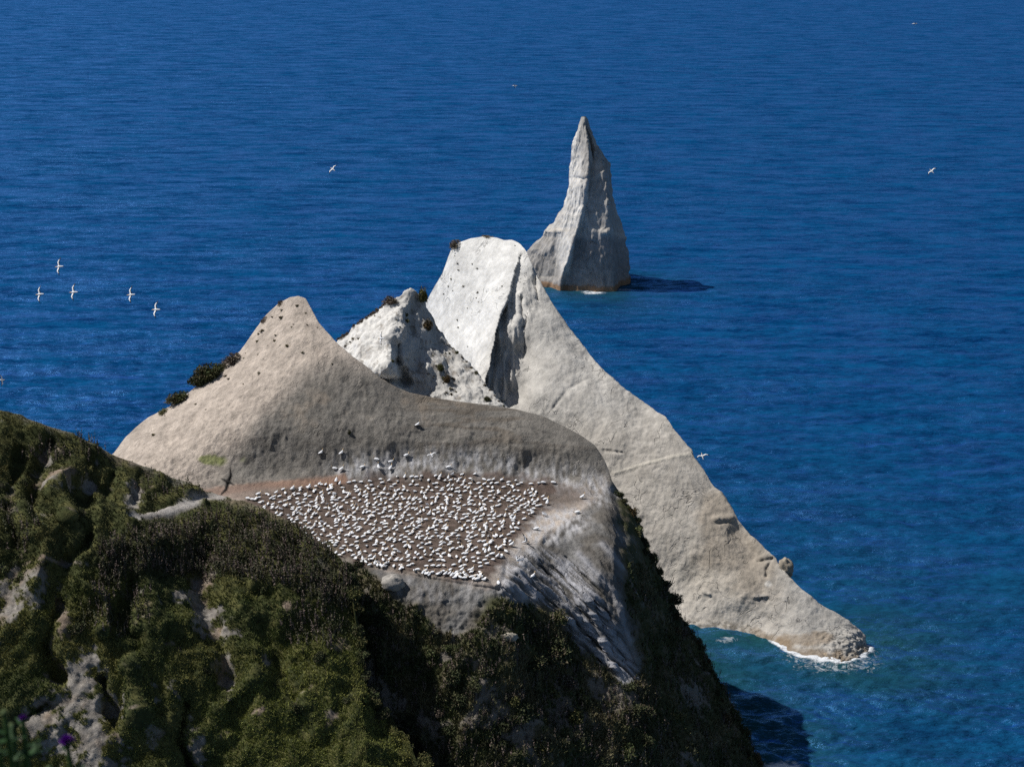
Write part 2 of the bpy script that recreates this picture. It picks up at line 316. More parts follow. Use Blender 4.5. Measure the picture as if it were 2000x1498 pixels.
HEAD_S = strata + [([(988, 1105), (986, 1130), (975, 1148)], 5, .3), ([(700, 1102), (800, 1124), (900, 1141), (975, 1152)], 4, 0.35),
 ([(1145, 1060), (1080, 1040), (1062, 1062)], 6, 0.4), ([(1160, 1000), (1130, 1035)], 5, .35),
 ([(820, 828), (900, 838), (960, 838)], 3, 0.12), ([(1000, 832), (1060, 845), (1110, 860)], 3, .12),
 ([(1200, 960), (1210, 1010), (1215, 1060)], 8, 0.9), ([(1245, 1100), (1252, 1200), (1275, 1300)], 9, 1.2), ([(1285, 1150), (1300, 1300), (1370, 1450)], 10, 0.9)]
head = Formation(HEAD_TOP, [(60, 1640), (1545, 1700)], HEAD_C, 60, 1544, 2.2, 450, HEAD_S)
TERR = [(395, 965), (470, 948), (560, 942), (640, 938), (740, 931), (900, 927), (1000, 935), (1090, 947), (1165, 968), (1120, 1005), (1040, 1065), (985, 1140), (940, 1143), (860, 1124), (760, 1112), (690, 1088), (600, 1040), (500, 1000), (420, 975)]
VEG = [(640, 1060), (690, 1098), (735, 1120), (770, 1165), (815, 1180), (850, 1225), (905, 1240), (935, 1215), (965, 1165), (1030, 1172), (1060, 1195), (1120, 1235), (1165, 1300), (1215, 1335), (1245, 1310), (1225, 1240), (1218, 1150), (1222, 1075), (1203, 1000), (1194, 930), (1230, 980), (1330, 1150), (1560, 1500), (1600, 1720), (600, 1720), (600, 1100)]
hx, hy, hp = head.FX, head.FY, head.A
h_terr = smooth(-8, 10, poly_sd(hx, hy, TERR)); h_nz = fbm(hp, 0.12, 4, 3)
h_veg = smooth(-10, 14, poly_sd(hx, hy, VEG) + 22 * fbm(hp, 0.22, 4, 9))
lowcliff = smooth(1110, 1200, hy)
d = 0.28 * fbm(hp, 0.09, 2, 1) + (.10 + .25 * lowcliff) * fbm(hp, 0.45, 4, 2) + (.09 + .15 * lowcliff) * fbm(hp * C(1, 1, .6), 1.5, 3, 4) + .13 * (ridged(hp * C(1, .6, .3), .55, 3, 5) - .6) + .10 * (ridged(hp * C(.12, .3, 1.5), .5, 3, 6) - .6) * smooth(700, 850, hx) * smooth(930, 860, hy)
d = d + lowcliff * (.12 + .88 * h_veg) * (0.9 * ridged(hp * C(1, 1, 0.35), 0.16, 3, 8) - .5)
h_str = smooth(-12, 14, poly_sd(hx, hy, [(985, 1095), (1040, 1072), (1100, 1088), (1150, 1115), (1212, 1240), (1262, 1345), (1195, 1345), (1115, 1240), (1040, 1185), (980, 1155)]) + 10 * h_nz)
sc_, sa_ = (hx * 230 - hy * 240) / 332, (hx * 240 + hy * 230) / 332     # across and along the dipping beds
bed = np.stack([sc_ / 11, sa_ / 150, 0 * sc_], -1); bed2 = np.stack([sc_ / 4.5, sa_ / 60, 0 * sc_ + 5], -1)
d = d * (1 - .6 * h_str) + h_str * (.5 * (ridged(bed, 1., 2, 15) - .5) + .22 * (ridged(bed2, 1., 2, 16) - .5))
head.displace(d * (1 - 0.88 * h_terr) * (.2 + .8 * smooth(0, 60, hy - np.interp(hx, *zip(*HEAD_TOP)))))
hp = head.A
cTAN, cGREY, cGUANO, cSOIL, cRED = C(.475, .41, .35), C(.20, .186, .166), C(.54, .535, .545), C(.085, .062, .05), C(.29, .18, .13)
f1, f2, f3 = fbm(hp, .09, 4, 21), fbm(hp, .5, 4, 22), fbm(hp, 1.6, 3, 23)
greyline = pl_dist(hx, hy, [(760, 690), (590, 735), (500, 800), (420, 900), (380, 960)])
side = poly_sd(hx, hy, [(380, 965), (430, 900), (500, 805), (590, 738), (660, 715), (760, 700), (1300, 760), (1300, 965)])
col = mixc(np.broadcast_to(cTAN, hp.shape), cGREY, smooth(-30, 40, side + 30 * f1))  # tan to grey: part ground tone, part weaker sunlight put into the colour
col = col * (1 + 0.25 * f2 + 0.2 * f3)[..., None]
brown = smooth(0.0, 0.5, f1 + 0.7 * f2 - 0.1) * smooth(0, 60, side) * smooth(880, 800, hy)
col = mixc(col, C(.30, .245, .19), 0.5 * brown)
tcl = ridged(hp * C(.12, .3, 1.5), .5, 3, 6); col = mixc(col, C(.13, .105, .08), .55 * smooth(.9, 1.3, tcl + .3 * f3) * smooth(740, 860, hx) * smooth(900, 850, hy))
moss = ell(hx, hy, 425, 897, 34, 9, 0.8 * f2)
col = mixc(col, C(.22, .25, .08), 0.8 * moss)
# cliff below and beside the terrace
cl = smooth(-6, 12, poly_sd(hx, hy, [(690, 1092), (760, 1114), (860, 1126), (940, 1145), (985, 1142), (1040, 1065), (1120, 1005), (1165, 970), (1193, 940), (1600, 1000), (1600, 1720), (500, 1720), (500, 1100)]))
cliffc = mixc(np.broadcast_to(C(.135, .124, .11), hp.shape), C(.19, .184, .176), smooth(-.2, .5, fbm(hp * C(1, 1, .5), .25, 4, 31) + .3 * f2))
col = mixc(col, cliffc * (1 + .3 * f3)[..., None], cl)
st = np.zeros_like(hx)
for pts, w, a in strata: st = np.maximum(st, np.exp(-(pl_dist(hx, hy, pts) / 7) ** 2) * (1 if a < 0 else -1))
col = mixc(col, C(.47, .47, .50), np.clip(st, 0, 1) * .5)
sn = .7 * (ridged(bed, 1., 2, 15) - .5) + .6 * (ridged(bed2, 1., 2, 16) - .5); col = mixc(col, C(.15, .142, .132), h_str * .6)
col = mixc(col, C(.50, .50, .53), np.clip(h_str * smooth(.1, .6, sn), 0, 1) * .75); col = mixc(col, C(.07, .068, .045), np.clip(h_str * smooth(0, -.6, sn), 0, 1) * .75)
# guano-whitened rim and colony soil
rim = np.maximum.reduce([smooth(52, 0, pl_dist(hx, hy, [(640, 925), (760, 915), (900, 905), (1000, 925), (1100, 940), (1180, 955)])) * smooth(600, 700, hx),
     ell(hx, hy, 1075, 1018, 72, 40, .6 * f1), .9 * ell(hx, hy, 1168, 970, 32, 28, .6 * f1), .6 * ell(hx, hy, 1010, 1092, 55, 42, .6 * f1), .3 * ell(hx, hy, 860, 1150, 180, 26, .6 * f1)])
streak = fbm(hp * C(1.6, .5, .5), 1.0, 4, 41)
col = mixc(col, cGUANO, np.clip(rim * (0.42 + 0.9 * streak), 0, 0.85))
COLONY = [(480, 975), (560, 952), (640, 938), (740, 931), (900, 925), (1000, 933), (1085, 945), (1078, 985), (1015, 1040), (985, 1090), (955, 1138), (880, 1132), (800, 1117), (720, 1106), (650, 1090), (560, 1036)]
soil = smooth(-14, 8, poly_sd(hx, hy, COLONY) + 14 * f2); soil = np.maximum(soil, .75 * ell(hx, hy, 1095, 968, 65, 24, .7 * f1))
col = mixc(col, mixc(np.broadcast_to(cSOIL, hp.shape), C(.13, .095, .08), smooth(-.3, .5, f2 + f3)), np.clip(soil, 0, 1) * .95)
redp = smooth(11, 3, pl_dist(hx, hy, [(380, 968), (440, 958), (520, 948), (600, 942), (670, 937)]) + 5 * f1)
col = mixc(col, cRED, redp * .8); col = mixc(col, C(.27, .20, .165), .7 * ell(hx, hy, 490, 962, 100, 14, .4 * f1) * (1 - soil))
vegc = mixc(np.broadcast_to(C(.07, .072, .034), hp.shape), C(.15, .128, .085), smooth(-.1, .5, f2 + .5 * f3))
bare2 = smooth(.18, .5, fbm(hp * C(1, 1, .6), .2, 4, 51) - .2 * smooth(1200, 1250, hx) + .1)
col = mixc(col, mixc(vegc, C(.22, .195, .165), bare2), h_veg)
col = mixc(col, C(.1, .085, .06), .8 * smooth(1.5, .2, hp[..., 2]))
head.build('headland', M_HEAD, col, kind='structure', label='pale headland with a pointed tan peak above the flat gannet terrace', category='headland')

# ================================================================== NEAR HILLSIDE
HILL_TOP = [(-200, 720), (-150, 740), (-60, 775), (0, 803), (40, 812), (80, 830), (110, 838), (140, 850), (180, 868), (215, 888), (240, 900), (280, 915), (320, 930), (360, 943), (400, 962), (430, 968), (470, 978), (500, 988), (540, 1005), (580, 1030), (620, 1062), (655, 1085), (680, 1105), (692, 1160), (700, 1240), (708, 1310), (722, 1360), (756, 1402), (806, 1458), (840, 1500), (880, 1560), (940, 1660), (1000, 1760)]
HILL_C = [(0, 803, 187), (-150, 740, 190), (-200, 720, 191), (110, 838, 188), (215, 888, 190), (320, 930, 192), (400, 962, 192), (470, 978, 188), (500, 988, 186), (580, 1030, 181), (655, 1085, 175), (680, 1105, 172),
 (300, 1000, 178), (250, 1020, 172), (150, 1030, 168), (200, 960, 178.5), (150, 950, 177), (100, 900, 180.5), (0, 900, 177), (-100, 900, 176), (380, 985, 185), (0, 1000, 168), (0, 1200, 158), (0, 1498, 148), (-150, 1100, 164), (-150, 1300, 156), (-150, 1800, 138), (150, 1120, 162.5), (150, 1300, 154), (150, 1498, 147.5),
 (300, 1100, 168), (300, 1200, 161), (300, 1350, 154.5), (300, 1498, 148.5), (420, 1040, 178), (420, 1120, 170), (420, 1250, 161.5), (500, 1100, 172), (500, 1200, 165), (500, 1350, 157.5), (500, 1498, 151.5), (600, 1110, 172), (600, 1200, 165.5), (600, 1350, 158), (680, 1200, 166.5), (690, 1300, 162), (722, 1360, 160), (690, 1450, 153.5), (756, 1402, 158.5), (806, 1458, 156), (840, 1498, 154.5), (940, 1660, 150), (0, 1800, 137), (300, 1800, 138.5), (600, 1800, 141), (1000, 1800, 146)]
HILL_S = [([(20, 1000), (35, 1060)], 14, 2.0), ([(95, 870), (70, 930), (60, 1000)], 12, 2.2), ([(170, 920), (165, 980)], 14, 2.6), ([(40, 880), (20, 960)], 10, 1.8), ([(220, 930), (205, 985)], 8, 1.6),
 ([(85, 1260), (115, 1320)], 16, 2.4), ([(260, 1140), (240, 1220), (270, 1260)], 16, 2.0), ([(380, 1130), (395, 1180), (430, 1230), (440, 1320)], 12, 1.3), ([(355, 1380), (345, 1450), (370, 1500)], 12, 2.0), ([(200, 1330), (225, 1420)], 10, 1.4),
 ([(180, 1050), (130, 1100)], 12, 1.2), ([(520, 1250), (560, 1330), (600, 1420)], 12, .9), ([(30, 1420), (90, 1380)], 14, 1.3), ([(470, 1150), (520, 1160)], 10, 1.0), ([(270, 930), (265, 975)], 6, 1.2),
 ([(120, 1180), (95, 1240)], 10, 1.2), ([(150, 1130), (210, 1170), (200, 1230)], 12, -1.2), ([(430, 1380), (500, 1320)], 14, -.9), ([(100, 960), (130, 1010)], 14, -1.2), ([(250, 1300), (270, 1400)], 14, -1.3)]
_hx = np.arange(650, 1001, 3.0); HILL_TOP = [q for q in HILL_TOP if q[0] < 650] + [(x, float(np.interp(x, *zip(*HILL_TOP))) + 26 * float(noise(np.array([[x / 17, .5, .2]]), 1., 5)[0]) * (x > 690)) for x in _hx]
hill = Formation(HILL_TOP, [(-200, 1800), (1000, 1800)], HILL_C, -200, 998, 2.6, 380, HILL_S)
qx, qy, qp = hill.FX, hill.FY, hill.A
path = smooth(13, 4, pl_dist(qx, qy, [(430, 972), (400, 975), (360, 985), (310, 1000), (255, 1010)]) + 6 * fbm(qp, .3, 3, 61))
d = 1.15 * (ridged(qp * C(1, .5, .3), 0.12, 2, 12) - .6) + .45 * (ridged(qp * C(1, 1, .6), .2, 2, 18) - .6) + 0.45 * fbm(qp, 0.3, 4, 13) + 0.22 * fbm(qp * C(1, 1, .4), 1.0, 3, 14)
hill.displace(d * (1 - .8 * path) * smooth(0, 25, qy - np.interp(qx, *zip(*HILL_TOP)) + 8))
qp = hill.A
g1, g2, g3 = fbm(qp, .18, 4, 71), fbm(qp, .6, 4, 72), fbm(qp, 1.8, 3, 73)
bare = np.zeros_like(qx)
for x, y, rx, ry in [(150, 1340, 36, 80), (185, 1430, 46, 85), (90, 1420, 30, 45), (25, 1165, 34, 40), (60, 1120, 40, 22), (125, 1225, 18, 38), (395, 1155, 20, 42), (400, 1200, 22, 22), (432, 1235, 24, 14), (440, 1300, 12, 40), (110, 935, 36, 15), (90, 880, 9, 20), (175, 945, 22, 8), (385, 1455, 14, 34), (20, 990, 10, 34), (350, 1160, 14, 10), (290, 905, 60, 8), (262, 965, 12, 26), (510, 1390, 16, 10), (650, 1400, 16, 6), (560, 1180, 9, 12), (90, 1098, 70, 4), (520, 1290, 8, 12), (300, 1370, 8, 8)]:
    bare = np.maximum(bare, ell(qx, qy, x, y, rx * .9, ry * .9, 1.3 * g2 + .5 * g1 + .7 * g3, .3))
crest = smooth(16, 4, qy - np.interp(qx, *zip(*HILL_TOP)) + 10 * g2) * smooth(-40, 120, qx) * smooth(660, 600, qx)
bare = np.maximum.reduce([bare, path, .55 * crest, .6 * smooth(.68, .85, fbm(qp, .33, 4, 77) + .1)])
col = mixc(np.broadcast_to(C(.05, .057, .022), qp.shape), C(.11, .107, .04), smooth(-.2, .5, g2 + .4 * g3))
clay = mixc(np.broadcast_to(C(.25, .23, .205), qp.shape), C(.21, .165, .125), smooth(0, .5, g1 + .2))
col = mixc(col, clay * (1 + .5 * g3)[..., None], bare); col = mixc(col, C(.40, .375, .35), path * .8)
hill.build('hillside', M_HILL, col, kind='structure', label='dark grassy near hillside with bare clay scars, lower left', category='hillside')

# ================================================================== SMALL WHITE PINNACLE
PIN_TOP = [(600, 720), (620, 700), (655, 668), (680, 650), (700, 632), (730, 612), (760, 594), (775, 582), (790, 571), (803, 564), (815, 571), (825, 585), (835, 605), (850, 628), (865, 650), (885, 680), (905, 700), (925, 725), (945, 750), (965, 772), (985, 793), (1000, 812), (1020, 850)]
PIN_C = [(803, 564, 258), (775, 582, 257.5), (730, 612, 256), (680, 650, 254), (655, 668, 253), (620, 700, 252.5), (600, 720, 252), (700, 690, 248.5), (715, 650, 251.5), (680, 680, 251), (757, 715, 239.8), (742, 690, 245), (765, 650, 248.5), (785, 615, 252.8), (795, 650, 251.5), (812, 620, 255), (830, 640, 255), (800, 700, 248.6), (805, 725, 247.2), (835, 720, 247.4), (850, 680, 253.5), (900, 725, 250), (880, 760, 246), (930, 770, 244.5), (985, 793, 243), (835, 605, 257.8), (885, 680, 254.5), (945, 750, 247.5), (800, 765, 246), (735, 745, 243), (700, 740, 244.5), (740, 830, 238), (850, 850, 238), (980, 880, 236), (640, 760, 247), (1020, 850, 240), (600, 900, 240), (800, 1000, 228), (1020, 1000, 230)]
PIN_S = [([(815, 585), (800, 620), (805, 650)], 8, 1.6), ([(776, 672), (778, 705)], 6, 2.2), ([(776, 705), (790, 735)], 8, 3.0), ([(742, 744), (795, 746)], 7, 3.2), ([(712, 690), (706, 715)], 8, .8), ([(840, 640), (870, 700), (900, 760)], 8, .5), ([(790, 640), (775, 670)], 6, -.6)]
pin = Formation(PIN_TOP, [(600, 960), (1020, 1010)], PIN_C, 600, 1019, 1.6, 200, PIN_S)
pp = pin.A; pin.displace(.55 * fbm(pp, .16, 3, 81) + .25 * fbm(pp, .5, 4, 82) + .22 * (ridged(pp * C(1, 1, .5), .5, 3, 83) - .6) + .12 * fbm(pp, 1.6, 2, 84)); pp = pin.A
k1, k2 = fbm(pp, .3, 4, 85), fbm(pp, 1.1, 3, 86)
col = mixc(np.broadcast_to(C(.66, .645, .61), pp.shape), C(.46, .44, .41), smooth(.15, .7, k1 + .5 * k2))
col = mixc(col, C(.50, .485, .455), .8 * smooth(750, 790, pin.FX + 12 * k1))  # greyer right of the sun-facing left part: weaker light put into the colour
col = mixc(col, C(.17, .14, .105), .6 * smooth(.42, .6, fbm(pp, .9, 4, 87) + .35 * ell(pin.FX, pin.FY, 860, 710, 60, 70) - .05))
pin.build('rock_pinnacle', M_RIDGE, col, label='small jagged pale pinnacle with a dark undercut, left of the big white peak', category='rock')

# ================================================================== BIG WHITE PEAK AND RIDGE
RID_TOP = [(790, 655), (800, 640), (825, 600), (838, 578), (850, 555), (862, 535), (872, 510), (880, 490), (885, 480), (900, 473), (920, 466), (945, 462), (970, 464), (985, 469), (1000, 468), (1015, 475), (1028, 490), (1036, 510), (1045, 535), (1060, 560), (1075, 585), (1090, 612), (1110, 640), (1130, 665), (1150, 690), (1175, 720), (1200, 745), (1230, 770), (1260, 790), (1285, 806), (1300, 812), (1315, 835), (1335, 862), (1350, 880), (1355, 895), (1375, 920), (1395, 950), (1410, 965), (1425, 990), (1445, 1020), (1470, 1048), (1495, 1072), (1510, 1085), (1522, 1102), (1540, 1122), (1560, 1145), (1600, 1180), (1630, 1198), (1655, 1215), (1675, 1232), (1685, 1248), (1691, 1264)]
RID_BOT0 = [(790, 1040), (1000, 1100), (1200, 1170), (1280, 1200), (1340, 1217), (1400, 1224), (1450, 1233), (1500, 1247), (1535, 1263), (1570, 1276), (1600, 1282), (1640, 1286), (1668, 1280), (1691, 1266)]
RID_BOT = [(x, y + 10) for x, y in RID_BOT0]
RID_C = [(800, 640, 295), (838, 578, 292), (880, 490, 292), (945, 462, 291), (1000, 468, 288), (1036, 510, 281), (1060, 560, 277), (1110, 640, 272), (1150, 690, 268), (1200, 745, 262), (1260, 790, 258.5), (1300, 812, 255), (1350, 880, 249), (1410, 965, 243), (1470, 1048, 237), (1540, 1122, 230), (1600, 1180, 226), (1655, 1215, 224), (1691, 1264, 222),
 (1012, 515, 281), (993, 590, 274.5), (967, 658, 269.5), (955, 720, 265), (945, 775, 261), (880, 560, 287.5), (850, 600, 289.5), (930, 560, 283.5), (970, 520, 283.5), (900, 640, 281), (860, 660, 284.5), (935, 640, 276.5), (915, 720, 272), (890, 740, 275), (950, 850, 257),
 (1012, 690, 271.5), (1045, 690, 269), (1030, 600, 275.5), (1000, 770, 266.5), (1030, 770, 263.8), (1045, 560, 277.5), (1033, 540, 279.5), (1070, 640, 271.5),
 (1100, 720, 265), (1100, 800, 259.5), (1040, 850, 259.5), (1200, 850, 253), (1200, 920, 249.7), (1300, 900, 248), (1250, 960, 246), (1200, 1000, 245), (1330, 960, 244), (1370, 1010, 240.2), (1300, 1050, 240), (1400, 1100, 234.8), (1450, 1120, 233), (1450, 1170, 229.8), (1500, 1150, 230), (1550, 1200, 225.6), (1620, 1240, 222.2), (1340, 1130, 236), (1250, 1100, 239.5), (1660, 1245, 221.8)]
RID_C += [(x, y, float(Ysea(y)) - .2) for x, y in RID_BOT0] + [(x, y + 10, float(Ysea(y)) - 1.2) for x, y in RID_BOT0[::2]]
RID_S = [([(1018, 583), (1021, 640)], 4, 1.3), ([(1044, 530), (1050, 585)], 3, .9), ([(1004, 640), (998, 760)], 3, -.5), ([(985, 690), (984, 780)], 2.5, -.7), ([(1030, 620), (1024, 700)], 3, .5),
 ([(1198, 924), (1260, 906), (1310, 893), (1350, 887)], 2.5, -.13), ([(1198, 931), (1260, 913), (1310, 900), (1350, 893)], 3, .04),
 ([(1398, 1013), (1430, 1010)], 5, -.35), ([(1400, 1024), (1432, 1020)], 3, .15), ([(1480, 1098), (1510, 1090)], 3, .35), ([(1475, 1165), (1497, 1163)], 4, -.3), ([(1375, 1155), (1385, 1160)], 5, -.4), ([(1440, 1040), (1470, 1090)], 16, .8),
 ([(1508, 1092), (1498, 1110), (1497, 1125)], 3, .4), ([(1522, 1096), (1530, 1110)], 3, .5), ([(1140, 700), (1180, 760)], 10, .2), ([(1080, 800), (1110, 760), (1150, 740)], 3, .2), ([(1180, 880), (1215, 884)], 2.5, .25), ([(1305, 1085), (1360, 1065)], 2.5, -.06)]
rid = Formation(RID_TOP, RID_BOT, RID_C, 790, 1691, 1.9, 330, RID_S)
CREASE = [(1030, 470), (1028, 485), (1016, 500), (1003, 544), (993, 587), (978, 618), (967, 658), (962, 696), (951, 735), (944, 775), (938, 1200)]
def cleft(F_):
    cxr = np.interp(F_.PY, [q[1] for q in CREASE], [q[0] for q in CREASE]) + 3.5 * noise(np.stack([F_.PY / 26, 0 * F_.PY, 0 * F_.PY], -1), 1., 3)
    A_ = np.interp(F_.PY, [480, 520, 560, 620, 690, 780, 860], [0, .8, 1.6, 3.6, 5.0, 5.5, 4.0]); W_ = np.interp(F_.PY, [480, 560, 640, 780], [22, 28, 40, 62]); sg = F_.PX - cxr
    prof = np.where(sg > 0, np.clip(1 - sg / W_, 0, 1) ** 1.2, 0) * (1 + .5 * noise(np.stack([F_.PX / 9, F_.PY / 60, 0 * F_.PX], -1), 1., 4))
    add = A_ * prof; F_.Y = F_.Y + add; new = P(F_.PX, F_.PY, F_.Y); F_.A[F_.nb:, F_.ns:-F_.ns] = new; F_.N = gradn(F_.A)
cleft(rid)
rx_, ry_, rp = rid.FX, rid.FY, rid.A
creased = ell(rx_, ry_, 1026 - .28 * (ry_ - 600), 660, 26, 170) * (rx_ > 0)
rough_r = smooth(960, 1060, rx_ + .3 * (ry_ - 600))
d = .45 * fbm(rp, .08, 2, 91) * (.3 + .7 * rough_r) + (.03 + .08 * rough_r) * fbm(rp, .4, 4, 92) + (.03 + .06 * rough_r) * fbm(rp * C(1, 1, .6), 1.4, 3, 93) + .16 * rough_r * (ridged(rp * C(1, 1, .45), .16, 4, 191) - .6) + .3 * creased * (ridged(rp * C(1, 1, .3), .5, 3, 94) - .6) + .05 * rough_r * (ridged(rp, .22, 3, 95) - .6)
toe = smooth(1560, 1660, rx_) * smooth(1200, 1260, ry_); d = d + toe * .5 * ridged(rp, .7, 3, 96)
rid.displace(d * np.clip((rp[..., 2] + 3) / 4, 0, 1)); rp = rid.A
k1, k2, k3 = fbm(rp, .1, 4, 97), fbm(rp, .5, 4, 98), fbm(rp, 1.5, 3, 99)
whiteness = smooth(1000, 560, ry_ + .35 * (rx_ - 900) + 60 * k1)
col = mixc(np.broadcast_to(C(.42, .392, .35), rp.shape), C(.68, .67, .64), whiteness)
col = mixc(col, C(.47, .45, .415), .8 * rough_r * smooth(900, 700, ry_))  # right face greyed: its oblique light is painted into the albedo
col = mixc(col, C(.33, .285, .23), .75 * np.maximum(ell(rx_, ry_, 1450, 1090, 90, 70, .6 * k1), ell(rx_, ry_, 1400, 1010, 40, 60, .6 * k1)))
col = mixc(col, C(.49, .455, .40), .6 * ell(rx_, ry_, 1330, 1150, 90, 40, .8 * k1))
col = mixc(col, C(.36, .355, .34), .5 * smooth(1480, 1580, rx_ + 40 * k1))
col = col * (1 + .22 * k2 + .14 * k3)[..., None]
col = mixc(col, C(.20, .15, .10), .75 * smooth(1.1, .2, rp[..., 2] + .6 * k2) * smooth(1400, 1500, rx_))
col = mixc(col, C(.27, .20, .13), .55 * ell(rx_, ry_, 1560, 1250, 60, 14, .6 * k2))
col = mixc(col, C(.60, .56, .48), .7 * np.exp(-(pl_dist(rx_, ry_, [(1198, 924), (1260, 906), (1310, 893), (1350, 887)]) / 3.5) ** 2))
col = mixc(col, C(.62, .60, .56), .7 * ell(rx_, ry_, 1500, 1140, 7, 6))
col = mixc(col, C(.3, .29, .28), .7 * ell(rx_, ry_, 1486, 1166, 14, 8))
cob = smooth(1.0, .4, rp[..., 2] + .3 * k2) * smooth(1520, 1440, rx_)
col = mixc(col, C(.46, .42, .36) , cob * .6 * smooth(-.1, .2, k3)); col = mixc(col, C(.16, .14, .11), cob * .7 * smooth(.1, -.2, k3))
rid.build('rock_ridge', M_RIDGE, col, label='big white rock peak with a long ridge running down to the sea', category='rock')

# ================================================================== SEA STACK (closed rings: front from its depths, rear half rounded)
SL = [(228, 1136), (250, 1130), (270, 1124), (290, 1120), (310, 1117.5), (325, 1112), (345, 1110), (365, 1110), (380, 1106), (400, 1101), (420, 1092), (440, 1080), (452, 1066), (462, 1063), (480, 1045), (500, 1022), (520, 1008), (540, 1000), (560, 996), (592, 992)]
SR = [(228, 1144), (250, 1152), (270, 1160), (290, 1168), (310, 1180), (323, 1190), (345, 1190.5), (365, 1192), (380, 1194), (400, 1199), (420, 1205), (440, 1213), (455, 1219), (465, 1221), (480, 1223), (500, 1227), (520, 1230), (540, 1232), (560, 1234), (592, 1238)]
ST_Y = [228, 250, 300, 345, 400, 450, 500, 540, 592]
ST_T = [(None, [455, 454.8, 455, 454, 453.5, 454, 454, 452, 447]),
 ([1138, 1134, 1124, 1115, 1108, 1097, 1088, 1082, 1075], [454.8, 453.8, 453, 452, 450.3, 449.8, 448.8, 447.4, 443]),
 ([1141, 1144, 1150, 1148, 1140, 1128, 1112, 1098, 1090], [454.5, 453, 449.3, 447, 445.8, 444.4, 443.4, 443.4, 441]),
 ([1142, 1147, 1157, 1153, 1146, 1137, 1122, 1108, 1100], [454.6, 453.8, 452.6, 448.4, 447.3, 446.7, 445.7, 445.1, 441.6]),
 ([1142.5, 1149, 1166, 1170, 1165, 1160, 1155, 1150, 1150], [454.6, 453.6, 451, 448.2, 446, 444.7, 443.6, 443, 441]),
 ([1143, 1150, 1172, 1183, 1187, 1192, 1197, 1199, 1200], [454.8, 454, 452, 447.8, 445.3, 443.9, 442.9, 442.5, 440.6]),
 ([1143.5, 1151, 1175, 1186, 1191, 1199, 1206, 1209, 1212], [455, 455, 455.8, 454, 452, 450.5, 449.5, 448.9, 446]),
 (None, [455.2, 455.8, 457, 456, 455.5, 455, 454.5, 452.5, 448])]
ST_S = [([(1122, 347), (1145, 350), (1160, 341)], 3, .3), ([(1062, 453), (1095, 452)], 3, -.45), ([(1178, 455), (1192, 452)], 5, -.8), ([(1140, 352), (1142, 400)], 2.5, .5), ([(1142, 470), (1140, 500)], 4, .4), ([(1172, 300), (1183, 330)], 3, -.6), ([(1175, 505), (1178, 560)], 4, -.3), ([(1155, 470), (1165, 476)], 3, .4), ([(1210, 462), (1221, 466)], 4, -.6)]
